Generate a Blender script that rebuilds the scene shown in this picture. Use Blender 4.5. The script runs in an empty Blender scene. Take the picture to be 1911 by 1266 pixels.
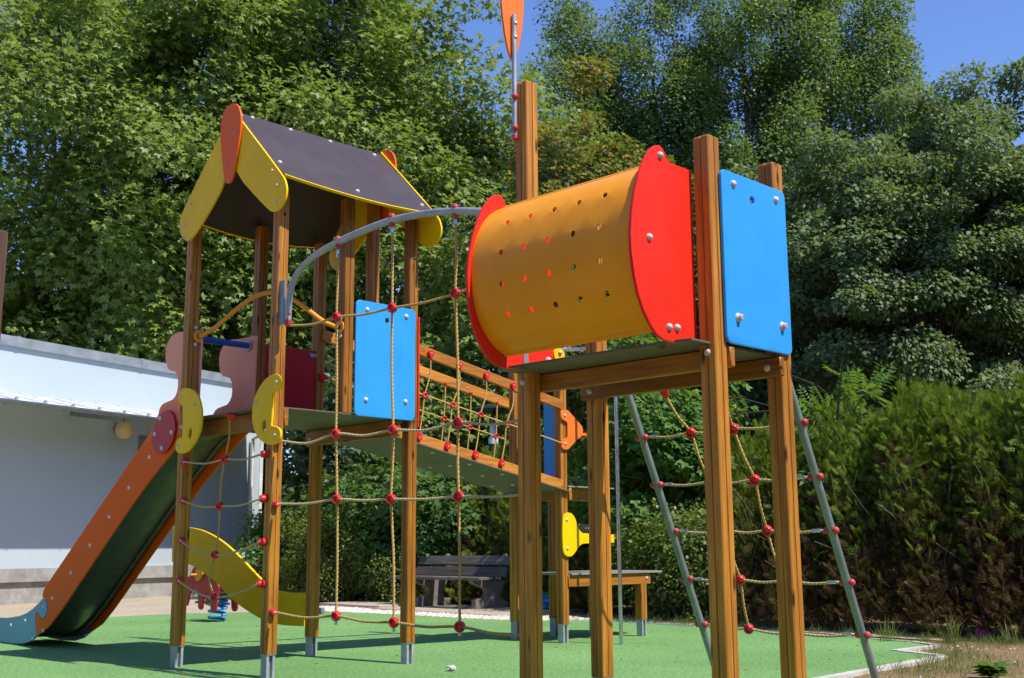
import bpy, bmesh, math, random
import numpy as np
from mathutils import Vector, Matrix, Quaternion
R = math.radians
random.seed(4)
S = bpy.context.scene
COL = S.collection

# ------------------------------------------------------------------ materials
def newmat(name):
    m = bpy.data.materials.new(name); m.use_nodes = True
    nt = m.node_tree
    return m, nt, nt.nodes['Principled BSDF'], nt.nodes, nt.links

def ramp(nodes, stops):
    r = nodes.new('ShaderNodeValToRGB')
    el = r.color_ramp.elements
    while len(el) < len(stops): el.new(0.5)
    for e, (p, c) in zip(el, stops):
        e.position = p; e.color = (*c, 1)
    return r

def coords(nodes, links, scale=(1, 1, 1), kind='Object'):
    t = nodes.new('ShaderNodeTexCoord'); mp = nodes.new('ShaderNodeMapping')
    mp.inputs['Scale'].default_value = scale
    links.new(t.outputs[kind], mp.inputs['Vector'])
    return mp.outputs['Vector']

def noise(nodes, links, vec, scale, detail=4, rough=.55):
    n = nodes.new('ShaderNodeTexNoise')
    n.inputs['Scale'].default_value = scale; n.inputs['Detail'].default_value = detail
    n.inputs['Roughness'].default_value = rough
    links.new(vec, n.inputs['Vector'])
    return n

def bump(nodes, links, height, bsdf, strength=.2, dist=.01):
    b = nodes.new('ShaderNodeBump'); b.inputs['Strength'].default_value = strength
    b.inputs['Distance'].default_value = dist
    links.new(height, b.inputs['Height']); links.new(b.outputs['Normal'], bsdf.inputs['Normal'])

def mixc(nodes, links, fac, a, b, mode='MIX'):
    m = nodes.new('ShaderNodeMix'); m.data_type = 'RGBA'; m.blend_type = mode
    for sock, val in ((m.inputs[0], fac), (m.inputs[6], a), (m.inputs[7], b)):
        if isinstance(val, (int, float)): sock.default_value = val
        elif isinstance(val, tuple): sock.default_value = (*val, 1)
        else: links.new(val, sock)
    return m.outputs[2]

def speckle(name, c1, c2, scale, rough=.8, bs=.3, detail=6, big=None, bd=.01, spec=.5):
    m, nt, b, N, L = newmat(name)
    v = coords(N, L)
    n = noise(N, L, v, scale, detail, .7)
    r = ramp(N, [(.32, c1), (.68, c2)]); L.new(n.outputs['Fac'], r.inputs['Fac'])
    out = r.outputs['Color']
    if big:
        n2 = noise(N, L, v, big[0], 5, .6)
        r2 = ramp(N, [(.35, (0, 0, 0)), (.7, (1, 1, 1))]); L.new(n2.outputs['Fac'], r2.inputs['Fac'])
        f = N.new('ShaderNodeMath'); f.operation = 'MULTIPLY'; f.inputs[1].default_value = big[2]
        L.new(r2.outputs['Color'], f.inputs[0])
        out = mixc(N, L, f.outputs[0], out, big[1])
    L.new(out, b.inputs['Base Color'])
    b.inputs['Roughness'].default_value = rough
    b.inputs['Specular IOR Level'].default_value = spec
    bump(N, L, n.outputs['Fac'], b, bs, bd)
    return m

def wood(name, axis, dark, light, rough=.5):
    m, nt, b, N, L = newmat(name)
    sc = [16, 16, 16]; sc[axis] = .9
    v = coords(N, L, tuple(sc))
    n = noise(N, L, v, 2.2, 7, .62)
    r = ramp(N, [(.25, dark), (.5, tuple((a + c) / 2 for a, c in zip(dark, light))), (.75, light)])
    L.new(n.outputs['Fac'], r.inputs['Fac'])
    sc2 = [1.6, 1.6, 1.6]; sc2[axis] = .7
    n2 = noise(N, L, coords(N, L, tuple(sc2)), 1.3, 3)
    r2 = ramp(N, [(.3, (.72, .68, .62)), (.7, (1.08, 1.06, 1.0))]); L.new(n2.outputs['Fac'], r2.inputs['Fac'])
    col = mixc(N, L, 1.0, r.outputs['Color'], r2.outputs['Color'], 'MULTIPLY')
    sc3 = [9, 9, 9]; sc3[axis] = 2.6
    vo = N.new('ShaderNodeTexVoronoi'); vo.inputs['Scale'].default_value = 1.0
    L.new(coords(N, L, tuple(sc3)), vo.inputs['Vector'])
    r3 = ramp(N, [(.07, (1, 1, 1)), (.16, (0, 0, 0))]); L.new(vo.outputs['Distance'], r3.inputs['Fac'])
    col = mixc(N, L, r3.outputs['Color'], col, tuple(c * .3 for c in dark))
    oi = N.new('ShaderNodeObjectInfo')
    r4 = ramp(N, [(0, (.74, .68, .64)), (.5, (1, 1, 1)), (1, (1.2, 1.24, 1.3))]); L.new(oi.outputs['Random'], r4.inputs['Fac'])
    col = mixc(N, L, 1.0, col, r4.outputs['Color'], 'MULTIPLY')
    L.new(col, b.inputs['Base Color'])
    b.inputs['Roughness'].default_value = rough; b.inputs['Specular IOR Level'].default_value = .35
    bump(N, L, n.outputs['Fac'], b, .25, .004)
    return m

def plastic(name, c, rough=.33, var=.08, spec=.32, bs=.03):
    m, nt, b, N, L = newmat(name)
    v = coords(N, L)
    n = noise(N, L, v, 2.3, 6, .65)
    d = tuple(x * (1 - var * 1.6) for x in c); l = tuple(min(1, x * (1 + var) + .006) for x in c)
    r = ramp(N, [(.3, d), (.7, l)]); L.new(n.outputs['Fac'], r.inputs['Fac'])
    n3 = noise(N, L, v, 38, 4, .7)
    r3 = ramp(N, [(.66, (0, 0, 0)), (.74, (1, 1, 1))]); L.new(n3.outputs['Fac'], r3.inputs['Fac'])
    f = N.new('ShaderNodeMath'); f.operation = 'MULTIPLY'; f.inputs[1].default_value = .03
    L.new(r3.outputs['Color'], f.inputs[0])
    cc = mixc(N, L, f.outputs[0], r.outputs['Color'], (.4, .37, .33))
    mp = N.new('ShaderNodeMapping'); mp.inputs['Rotation'].default_value = (.5, .9, .3); mp.inputs['Scale'].default_value = (2.2, 70, 2.2); L.new(v, mp.inputs['Vector'])
    ns = noise(N, L, mp.outputs['Vector'], 1.6, 3, .5)
    rs = ramp(N, [(.70, (0, 0, 0)), (.76, (1, 1, 1))]); L.new(ns.outputs['Fac'], rs.inputs['Fac'])
    fs_ = N.new('ShaderNodeMath'); fs_.operation = 'MULTIPLY'; fs_.inputs[1].default_value = .13; L.new(rs.outputs['Color'], fs_.inputs[0])
    cc = mixc(N, L, fs_.outputs[0], cc, tuple(min(1, x * .85 + .06) for x in c))
    ng = noise(N, L, v, 5.5, 7, .75)
    rg = ramp(N, [(.55, (0, 0, 0)), (.80, (1, 1, 1))]); L.new(ng.outputs['Fac'], rg.inputs['Fac'])
    fg = N.new('ShaderNodeMath'); fg.operation = 'MULTIPLY'; fg.inputs[1].default_value = .22; L.new(rg.outputs['Color'], fg.inputs[0])
    L.new(mixc(N, L, fg.outputs[0], cc, tuple(x * .62 + .003 for x in c)), b.inputs['Base Color'])
    mr = N.new('ShaderNodeMapRange'); mr.inputs['To Min'].default_value = rough - .07; mr.inputs['To Max'].default_value = rough + .13
    n2 = noise(N, L, v, 14, 5, .7); L.new(n2.outputs['Fac'], mr.inputs['Value']); L.new(mr.outputs['Result'], b.inputs['Roughness'])
    b.inputs['Specular IOR Level'].default_value = spec
    n4 = noise(N, L, v, 120, 2); bump(N, L, n4.outputs['Fac'], b, bs, .002)
    return m

def metal(name, c, rough=.42, metallic=.8, scale=9):
    m, nt, b, N, L = newmat(name)
    v = coords(N, L)
    n = noise(N, L, v, scale, 6, .7)
    r = ramp(N, [(.3, tuple(x * .72 for x in c)), (.7, tuple(min(1, x * 1.15) for x in c))]); L.new(n.outputs['Fac'], r.inputs['Fac'])
    L.new(r.outputs['Color'], b.inputs['Base Color'])
    b.inputs['Metallic'].default_value = metallic
    mr = N.new('ShaderNodeMapRange'); mr.inputs['To Min'].default_value = rough - .1; mr.inputs['To Max'].default_value = rough + .15
    L.new(n.outputs['Fac'], mr.inputs['Value']); L.new(mr.outputs['Result'], b.inputs['Roughness'])
    return m

def leafmat(name, cols, rough=.42, trans=.32, spec=.5):
    """leaf colours vary from leaf to leaf (random per mesh island)"""
    m, nt, b, N, L = newmat(name)
    g = N.new('ShaderNodeNewGeometry')
    k = len(cols)
    r = ramp(N, [(i / max(1, k - 1), c) for i, c in enumerate(cols)])
    L.new(g.outputs['Random Per Island'], r.inputs['Fac'])
    L.new(r.outputs['Color'], b.inputs['Base Color'])
    b.inputs['Roughness'].default_value = rough; b.inputs['Specular IOR Level'].default_value = spec
    t = N.new('ShaderNodeBsdfTranslucent')
    tc = mixc(N, L, .55, r.outputs['Color'], (.26, .36, .02))
    L.new(tc, t.inputs['Color'])
    mx = N.new('ShaderNodeMixShader'); mx.inputs[0].default_value = trans
    L.new(b.outputs['BSDF'], mx.inputs[1]); L.new(t.outputs['BSDF'], mx.inputs[2])
    L.new(mx.outputs['Shader'], N['Material Output'].inputs['Surface'])
    return m

WD, WL = (.24, .088, .012), (.66, .285, .042)
M = {}
M['wood_z'] = wood('stained pine upright', 2, WD, WL)
M['wood_y'] = wood('stained pine beam', 1, (.20, .070, .011), (.60, .25, .040))
M['wood_x'] = wood('stained pine rail', 0, (.26, .085, .013), (.68, .27, .046))
M['wood_end'] = plastic('pine end grain', (.36, .13, .045), .7)
M['old_post'] = wood('weathered brown timber', 2, (.07, .035, .022), (.17, .095, .065))
M['bench_leg'] = speckle('dirty concrete', (.10, .09, .075), (.22, .20, .17), 12, .9, .3, 7)
M['bench_wood'] = wood('weathered dark planks', 1, (.045, .040, .037), (.20, .185, .165), .6)
M['blue'] = plastic('sky blue plastic', (.032, .32, .80), .34, .05)
M['deep_blue'] = plastic('deep blue paint', (.02, .08, .42), .3)
M['spring_blue'] = plastic('light blue paint', (.06, .30, .78), .3)
M['slide_blue'] = plastic('grey blue plastic', (.10, .30, .48), .32, .06)
M['red'] = plastic('bright red plastic', (.78, .026, .010), .34, .05, .2)
M['dark_red'] = plastic('deep red plastic', (.50, .012, .016), .36)
M['cap_red'] = plastic('red rope fitting', (.66, .022, .026), .28, .06)
M['ball_red'] = plastic('faded red ball', (.50, .06, .065), .36, .1)
M['yellow'] = plastic('yellow plastic', (.93, .56, .003), .36, .05, .1)
M['orange'] = plastic('orange plastic', (.92, .19, .03), .36, .05, .2)
M['crest_orange'] = plastic('red orange plastic', (.92, .14, .010), .36, .05, .1)
M['ochre'] = plastic('ochre polycarbonate', (.92, .335, .004), .30, .05, .28)
M['handle'] = plastic('orange yellow tube', (.80, .33, .03), .4)
M['black'] = plastic('black rubber', (.02, .02, .022), .6)
M['roof_hpl'] = plastic('brown laminate', (.064, .046, .045), .42, .1)
M['deck_hpl'] = plastic('grey brown laminate', (.135, .105, .075), .6, .12)
M['deck_edge'] = plastic('grey laminate', (.26, .24, .23), .5, .12)
M['bolt'] = plastic('pale bolt cap', (.60, .52, .47), .4, .1)
M['pale_bolt'] = plastic('white bolt cap', (.72, .70, .70), .4, .08)
M['steel'] = metal('galvanised steel', (.40, .41, .43), .5, .55)
M['tube_steel'] = metal('grey painted steel', (.25, .31, .31), .45, .45)
M['foot_steel'] = metal('zinc foot', (.42, .45, .47), .55, .4)
M['bright_steel'] = metal('polished steel', (.66, .67, .70), .25, .95)
M['rope'] = speckle('tan rope', (.40, .24, .055), (.64, .43, .14), 160, .75, .3)
M['pale_rope'] = speckle('pale rope', (.44, .33, .16), (.66, .52, .29), 160, .75, .3)
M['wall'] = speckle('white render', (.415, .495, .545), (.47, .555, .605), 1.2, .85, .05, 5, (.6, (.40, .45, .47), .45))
M['lead'] = metal('zinc flashing', (.34, .38, .41), .5, .35, 3)
M['awning'] = metal('pale roof sheet', (.80, .80, .82), .45, .1, 2)
M['gutter'] = metal('grey gutter', (.23, .28, .30), .4, .3)
M['lamp_globe'] = plastic('yellowed globe', (.62, .50, .28), .4)
M['green_paint'] = plastic('dark green paint', (.015, .04, .03), .4)
M['bark'] = speckle('bark', (.035, .025, .016), (.12, .09, .06), 14, .9, .6, 7)
M['pale_bark'] = speckle('mottled bark', (.09, .075, .05), (.26, .22, .15), 6, .9, .4, 7)
M['twig'] = speckle('dry twig', (.10, .07, .04), (.26, .19, .12), 12, .9, .3)
M['gravel'] = leafmat('pale pebbles', [(.45, .36, .28), (.62, .55, .47), (.72, .68, .62), (.38, .33, .28)], .9, 0, .2)
M['stone'] = speckle('stone', (.42, .40, .36), (.62, .60, .56), 30, .9, .4)
M['pink'] = plastic('pink cloth', (.72, .16, .42), .8)
M['tarp'] = plastic('blue tarpaulin', (.05, .33, .55), .5)
M['kerb'] = speckle('pale concrete edging', (.42, .40, .36), (.66, .63, .57), 18, .9, .3, 7, (3, (.36, .31, .24), .5))

def m_rubber():
    m, nt, b, N, L = newmat('green safety rubber')
    v = coords(N, L)
    n = noise(N, L, v, 34, 9, .95)
    r = ramp(N, [(.41, (.050, .140, .030)), (.5, (.150, .312, .095)), (.59, (.29, .49, .20))]); L.new(n.outputs['Fac'], r.inputs['Fac'])
    n2 = noise(N, L, v, .45, 6, .65)
    r2 = ramp(N, [(.3, (.76, .80, .76)), (.7, (1.16, 1.09, 1.14))]); L.new(n2.outputs['Fac'], r2.inputs['Fac'])
    c = mixc(N, L, 1., r.outputs['Color'], r2.outputs['Color'], 'MULTIPLY')
    n3 = noise(N, L, v, 9, 3, .5)
    r3 = ramp(N, [(.74, (0, 0, 0)), (.80, (1, 1, 1))]); L.new(n3.outputs['Fac'], r3.inputs['Fac'])
    f = N.new('ShaderNodeMath'); f.operation = 'MULTIPLY'; f.inputs[1].default_value = .25; L.new(r3.outputs['Color'], f.inputs[0])
    c = mixc(N, L, f.outputs[0], c, (.20, .24, .13))
    L.new(c, b.inputs['Base Color']); b.inputs['Roughness'].default_value = .85; b.inputs['Specular IOR Level'].default_value = .25
    bump(N, L, n.outputs['Fac'], b, .5, .006)
    return m
M['rubber'] = m_rubber()
M['soil'] = speckle('dry soil', (.13, .08, .043), (.35, .235, .135), 24, .95, .7, 9, (1.1, (.17, .15, .06), .55), .02, .1)
M['pavement'] = speckle('sandy concrete', (.36, .29, .21), (.52, .43, .33), 6, .9, .2, 9, (.5, (.30, .25, .19), .6), .01, .2)

M['plinth'] = speckle('stained concrete', (.27, .26, .24), (.42, .41, .385), 9, .9, .3, 8, (1.3, (.13, .125, .11), .7), .02)

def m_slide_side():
    # turns pale pink towards the top: sky reflection painted into the colour
    m, nt, b, N, L = newmat('orange plastic with painted sky sheen')
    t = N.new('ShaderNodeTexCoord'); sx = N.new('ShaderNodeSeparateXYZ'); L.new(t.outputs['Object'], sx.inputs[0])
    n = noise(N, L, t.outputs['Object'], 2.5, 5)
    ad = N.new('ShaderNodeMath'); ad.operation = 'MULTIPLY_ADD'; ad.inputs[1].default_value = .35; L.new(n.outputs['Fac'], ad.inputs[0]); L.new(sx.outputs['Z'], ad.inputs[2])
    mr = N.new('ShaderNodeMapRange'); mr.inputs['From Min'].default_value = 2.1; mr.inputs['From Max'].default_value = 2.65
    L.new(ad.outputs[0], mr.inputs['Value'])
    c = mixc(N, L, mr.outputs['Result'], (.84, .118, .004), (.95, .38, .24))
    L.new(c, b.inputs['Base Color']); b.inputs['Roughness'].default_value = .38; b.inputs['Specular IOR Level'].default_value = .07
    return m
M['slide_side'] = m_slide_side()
M['chute'] = metal('dull steel chute', (.20, .21, .18), .32, .6)

G = lambda *c: list(c)
M['leaf_plane'] = leafmat('plane leaves', G((0.135, 0.196, 0.028), (0.189, 0.269, 0.036), (0.247, 0.332, 0.061), (0.318, 0.384, 0.113), (0.212, 0.295, 0.036)), .46, .46, .40)
M['leaf_poplar'] = leafmat('poplar leaves', G((0.077, 0.149, 0.033), (0.118, 0.198, 0.047), (0.165, 0.251, 0.075), (0.236, 0.296, 0.130)), .46, .42, .35)
M['leaf_maple'] = leafmat('maple leaves', G((0.078, 0.121, 0.022), (0.108, 0.155, 0.031), (0.144, 0.190, 0.050), (0.150, 0.167, 0.028)), .50, .42, .28)
M['seed'] = leafmat('dry maple keys', G((.33, .19, .03), (.46, .29, .06), (.27, .19, .035)), .6, .35, .2)
M['leaf_ash'] = leafmat('grey green leaves', G((0.102, 0.157, 0.057), (0.147, 0.212, 0.082), (0.210, 0.274, 0.131), (0.132, 0.180, 0.043)), .50, .40, .30)
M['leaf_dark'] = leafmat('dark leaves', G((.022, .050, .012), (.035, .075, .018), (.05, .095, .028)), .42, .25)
M['leaf_bright'] = leafmat('fresh green leaves', G((.06, .15, .02), (.09, .20, .03), (.12, .24, .05)), .50, .42, .28)
M['leaf_ivy'] = leafmat('ivy leaves', G((0.063, 0.144, 0.033), (0.098, 0.196, 0.050), (0.138, 0.236, 0.077)), .50, .42, .28)
M['leaf_shrub'] = leafmat('yellow green leaves', G((.09, .13, .02), (.13, .18, .025), (.17, .21, .035), (.07, .12, .02)), .45, .35)
M['cypress'] = leafmat('cypress sprays', G((0.106, 0.168, 0.015), (0.155, 0.233, 0.022), (0.212, 0.284, 0.032), (0.124, 0.183, 0.022)), .6, .32, .25)
M['dry_spray'] = leafmat('dead cypress sprays', [(.065, .034, .016), (.10, .058, .028), (.04, .025, .014)], .85, .12, .1)
M['grass'] = leafmat('grass blades', G((.10, .16, .03), (.17, .22, .05), (.24, .22, .09)), .5, .35)

# ------------------------------------------------------------------ mesh builder
class MB:
    def __init__(s): s.v = []; s.f = []; s.m = []; s.wn = False
    def add(s, vs, fs, mi=0):
        o = len(s.v); s.v += [tuple(p) for p in vs]
        s.f += [tuple(i + o for i in f) for f in fs]; s.m += [mi] * len(fs)
        return s
    def box(s, x0, x1, y0, y1, z0, z1, mi=0, bev=.004):
        bm = bmesh.new(); bmesh.ops.create_cube(bm, size=1)
        for v in bm.verts:
            v.co = Vector(((x0 + x1) / 2 + v.co.x * (x1 - x0), (y0 + y1) / 2 + v.co.y * (y1 - y0), (z0 + z1) / 2 + v.co.z * (z1 - z0)))
        if bev: bmesh.ops.bevel(bm, geom=bm.edges[:], offset=bev, segments=1, profile=.5, affect='EDGES')
        s.bm(bm, mi); return s
    def bm(s, bm, mi=0, mat=None):
        bm.verts.index_update()
        vs = [(mat @ v.co if mat else v.co.copy()) for v in bm.verts]
        s.add(vs, [[v.index for v in f.verts] for f in bm.faces], mi); bm.free()
    def obox(s, p0, p1, w, hgt, mi=0, up=(0, 0, 1), bev=.004):
        """box bar from p0 to p1, w wide, hgt high"""
        a, b = Vector(p0), Vector(p1); d = (b - a); ln = d.length; d.normalize()
        sd = Vector(up).cross(d).normalized(); u2 = d.cross(sd)
        mt = Matrix((d, sd, u2)).transposed().to_4x4(); mt.translation = (a + b) / 2
        bm = bmesh.new(); bmesh.ops.create_cube(bm, size=1)
        for v in bm.verts: v.co = Vector((v.co.x * ln, v.co.y * w, v.co.z * hgt))
        if bev: bmesh.ops.bevel(bm, geom=bm.edges[:], offset=bev, segments=1, profile=.5, affect='EDGES')
        s.bm(bm, mi, mt); return s
    def tube(s, pts, r, n=10, mi=0, caps=True, lobes=0, twist=0.):
        P = [Vector(p) for p in pts]; rs = r if isinstance(r, (list, tuple)) else [r] * len(P)
        t0 = (P[1] - P[0]).normalized()
        nr = t0.orthogonal().normalized()
        rings = []; vs = []; ln = 0
        for i, p in enumerate(P):
            t = ((P[min(i + 1, len(P) - 1)] - P[max(i - 1, 0)])).normalized()
            nr = (nr - t * nr.dot(t)).normalized(); bn = t.cross(nr)
            if i: ln += (P[i] - P[i - 1]).length
            for k in range(n):
                a = 2 * math.pi * k / n
                rr = rs[i] * (1 + (.17 * math.cos(lobes * a) if lobes else 0))
                aa = a + twist * ln
                vs.append(p + nr * (rr * math.cos(aa)) + bn * (rr * math.sin(aa)))
        fs = []
        for i in range(len(P) - 1):
            for k in range(n):
                k2 = (k + 1) % n
                fs.append((i * n + k, i * n + k2, (i + 1) * n + k2, (i + 1) * n + k))
        if caps: fs += [tuple(range(n - 1, -1, -1)), tuple(range((len(P) - 1) * n, len(P) * n))]
        s.add(vs, fs, mi); return s
    def lathe(s, o, axis, prof, n=16, mi=0):
        o = Vector(o); ax = Vector(axis).normalized(); a1 = ax.orthogonal().normalized(); a2 = ax.cross(a1)
        vs = []; fs = []; idx = []
        for r, t in prof:
            if r < 1e-6: idx.append([len(vs)]); vs.append(o + ax * t)
            else:
                idx.append(list(range(len(vs), len(vs) + n)))
                for k in range(n):
                    a = 2 * math.pi * k / n; vs.append(o + ax * t + a1 * (r * math.cos(a)) + a2 * (r * math.sin(a)))
        for A, B in zip(idx, idx[1:]):
            for k in range(n):
                k2 = (k + 1) % n
                if len(A) == 1 and len(B) == 1: break
                if len(A) == 1: fs.append((A[0], B[k2], B[k]))
                elif len(B) == 1: fs.append((A[k], A[k2], B[0]))
                else: fs.append((A[k], A[k2], B[k2], B[k]))
        s.add(vs, fs, mi); return s
    def ball(s, o, r, mi=0, n=14):
        k = 8
        s.lathe(o, (0, 0, 1), [(r * math.sin(math.pi * i / k), -r * math.cos(math.pi * i / k)) for i in range(k + 1)], n, mi); return s
    def dome(s, o, axis, r=.017, hh=.015, mi=1):
        k = 4
        s.lathe(o, axis, [(r * 1.02, -.002)] + [(r * math.cos(i * math.pi / 2 / k), hh * math.sin(i * math.pi / 2 / k)) for i in range(k + 1)], 12, mi); return s
    def plate(s, outline, axis, pos, th, holes=(), bev=.005, mi=0, smooth=0):
        """flat board: outline in (y,z) for axis 'x', (x,z) for 'y', (x,y) for 'z'; from pos to pos+th along axis"""
        def sm(pl):
            for _ in range(smooth):
                q = []
                for i in range(len(pl)):
                    a, b = pl[i], pl[(i + 1) % len(pl)]
                    q += [(a[0] * .75 + b[0] * .25, a[1] * .75 + b[1] * .25), (a[0] * .25 + b[0] * .75, a[1] * .25 + b[1] * .75)]
                pl = q
            return pl
        s.wn = True
        bm = bmesh.new(); edges = []
        for lp in [sm(list(outline))] + [list(h) for h in holes]:
            vv = [bm.verts.new((a, b, 0)) for a, b in lp]
            edges += [bm.edges.new((vv[i], vv[(i + 1) % len(vv)])) for i in range(len(vv))]
        if holes: bmesh.ops.triangle_fill(bm, use_beauty=True, use_dissolve=False, edges=edges)
        else: bm.faces.new(bm.verts[:])
        ge = bmesh.ops.extrude_face_region(bm, geom=bm.faces[:])
        for e in ge['geom']:
            if isinstance(e, bmesh.types.BMVert): e.co.z = th
        bmesh.ops.recalc_face_normals(bm, faces=bm.faces[:])
        if bev:
            sh = [e for e in bm.edges if len(e.link_faces) == 2 and e.calc_face_angle(0) > R(60) and abs(e.verts[0].co.z - e.verts[1].co.z) < 1e-6]
            bmesh.ops.bevel(bm, geom=sh, offset=bev, segments=2, profile=.5, affect='EDGES')
        if axis == 'x': mt = Matrix(((0, 0, 1, pos), (1, 0, 0, 0), (0, 1, 0, 0), (0, 0, 0, 1)))
        elif axis == 'y': mt = Matrix(((1, 0, 0, 0), (0, 0, 1, pos), (0, 1, 0, 0), (0, 0, 0, 1)))
        else: mt = Matrix(((1, 0, 0, 0), (0, 1, 0, 0), (0, 0, 1, pos), (0, 0, 0, 1)))
        s.bm(bm, mi, mt); return s
    def build(s, name, mats, parent=None, flat=False, ang=38):
        o = wloc(parent) if parent else Vector((0, 0, 0))
        me = bpy.data.meshes.new(name)
        me.from_pydata([(x - o.x, y - o.y, z - o.z) for x, y, z in s.v], [], s.f)
        if not isinstance(mats, (list, tuple)): mats = [mats]
        for m in mats: me.materials.append(M[m] if isinstance(m, str) else m)
        me.polygons.foreach_set('material_index', s.m)
        bm = bmesh.new(); bm.from_mesh(me); bmesh.ops.recalc_face_normals(bm, faces=bm.faces[:]); bm.to_mesh(me); bm.free()
        if not flat:
            me.polygons.foreach_set('use_smooth', [True] * len(me.polygons)); me.set_sharp_from_angle(angle=R(ang))
        ob = bpy.data.objects.new(name, me); COL.objects.link(ob)
        if parent: ob.parent = parent
        if s.wn and not flat:
            w_ = ob.modifiers.new('weighted', 'WEIGHTED_NORMAL'); w_.keep_sharp = True; w_.weight = 80
        return ob

def wloc(o):
    v = Vector((0, 0, 0))
    while o: v += o.location; o = o.parent
    return v
def tag(o, label=None, cat=None, group=None, kind=None):
    if label: o['label'] = label
    if cat: o['category'] = cat
    if group: o['group'] = group
    if kind: o['kind'] = kind
    return o
def thing(name, loc, label, cat, group=None):
    o = bpy.data.objects.new(name, None); COL.objects.link(o); o.location = loc; o.empty_display_size = .1
    return tag(o, label, cat, group)
def struct(name, mb, mats, kind='structure'):
    o = mb.build(name, mats); o['kind'] = kind; return o
def copytree(o, parent=None, loc=None):
    c = o.copy(); COL.objects.link(c); c.parent = parent
    if loc: c.location = loc
    for ch in o.children: copytree(ch, c)
    return c

def smooth_path(pts, step=.02, closed=False):
    P = [Vector(p) for p in pts]; out = []
    for i in range(len(P) - 1):
        a = P[i - 1] if i else P[0] * 2 - P[1]; b = P[i]; c = P[i + 1]
        d = P[i + 2] if i + 2 < len(P) else P[-1] * 2 - P[-2]
        n = max(2, int((c - b).length / step))
        for k in range(n):
            t = k / n
            out.append(.5 * ((2 * b) + (c - a) * t + (2 * a - 5 * b + 4 * c - d) * t * t + (3 * b - a - 3 * c + d) * t ** 3))
    out.append(P[-1]); return out
def rope(pts, parent, r=.0095, mat='rope', name='rope'):
    return MB().tube(smooth_path(pts, .014), r, 9, lobes=3, twist=70.).build(name, mat, parent, ang=80)
CONN = [(.004, -.008), (.0165, -.010), (.0185, -.020), (.024, -.0235), (.031, -.021), (.0355, -.012), (.0365, 0), (.0355, .012), (.031, .021), (.024, .0235), (.0185, .020), (.0165, .010), (.004, .008)]
def connector(p, axis, parent, k=1.0, mat='cap_red'):
    return MB().lathe(p, axis, [(a * k, b * k) for a, b in CONN], 18).build('rope_connector', mat, parent)
def cap(p, axis, parent, r=.027, ln=.05, name='end_cap'):
    prof = [(r * .9, 0), (r, .004), (r, ln * .7), (r * .85, ln * .95), (r * .5, ln), (.006, ln), (.0, ln * .8)]
    mb = MB().lathe(p, axis, prof, 14); a = Vector(axis).normalized()
    mb.lathe(Vector(p) + a * ln, axis, [(.009, -.003), (.009, .004), (0, .006)], 8, 1)
    return mb.build(name, ['cap_red', 'bolt'], parent)

def post(x, y, z0, z1, w, parent, foot=True, mat='wood_z', label=None):
    hw = w / 2; c = .007; g = .0045; gd = .007
    side = [(-hw + c, -hw), (-g, -hw), (-g * .6, -hw + gd), (g * .6, -hw + gd), (g, -hw), (hw - c, -hw)]
    prof = []
    for k in range(4):
        ca, sa = [(1, 0), (0, 1), (-1, 0), (0, -1)][k]
        prof += [(px * ca - py * sa, px * sa + py * ca) for px, py in side]
    n = len(prof); vs = []
    jig = [random.uniform(-.0012, .0012) for _ in range(4)]
    for z, k in ((z0, .985), (z0 + .006, 1), (z1 - .007, 1), (z1, .9)):
        vs += [(x + px * k, y + py * k, z) for px, py in prof]
    fs = [tuple(range(n - 1, -1, -1)), tuple(range(3 * n, 4 * n))]
    for i in range(3):
        for k in range(n):
            k2 = (k + 1) % n; fs.append((i * n + k, i * n + k2, (i + 1) * n + k2, (i + 1) * n + k))
    mb = MB(); mb.add(vs, fs)
    p = mb.build('post', mat, parent, ang=25)
    if foot:
        a = w * .40; t = .010
        prof = [(-a, -a), (-a + .022, -a), (-a + .022, -.008), (a - .022, -.008), (a - .022, -a), (a, -a), (a, a), (a - .022, a), (a - .022, .008), (-a + .022, .008), (-a + .022, a), (-a, a)]
        fm = MB(); fm.plate([(x + q, y + s) for q, s in prof], 'z', -.02, z0 + .012 + .02, bev=.001)
        fm.plate([(x - a * 1.15, y - a * 1.15), (x + a * 1.15, y - a * 1.15), (x + a * 1.15, y + a * 1.15), (x - a * 1.15, y + a * 1.15)], 'z', z0 - .008, .006, bev=0)
        fm.dome((x + a, y - .0, z0 * .45), (1, 0, 0), .008, .006, 0)
        fm.build('foot', 'foot_steel', p)
    if label: p['label'] = label
    return p

def circle(a, b, r, n=16, ry=None):
    return [(a + r * math.cos(2 * math.pi * i / n), b + (ry or r) * math.sin(2 * math.pi * i / n)) for i in range(n)]
def rrect(a0, a1, b0, b1, r, n=5):
    out = []
    for cx, cy, st in ((a1 - r, b1 - r, 0), (a0 + r, b1 - r, 90), (a0 + r, b0 + r, 180), (a1 - r, b0 + r, 270)):
        for i in range(n + 1):
            t = R(st + 90 * i / n); out.append((cx + r * math.cos(t), cy + r * math.sin(t)))
    return out

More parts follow.
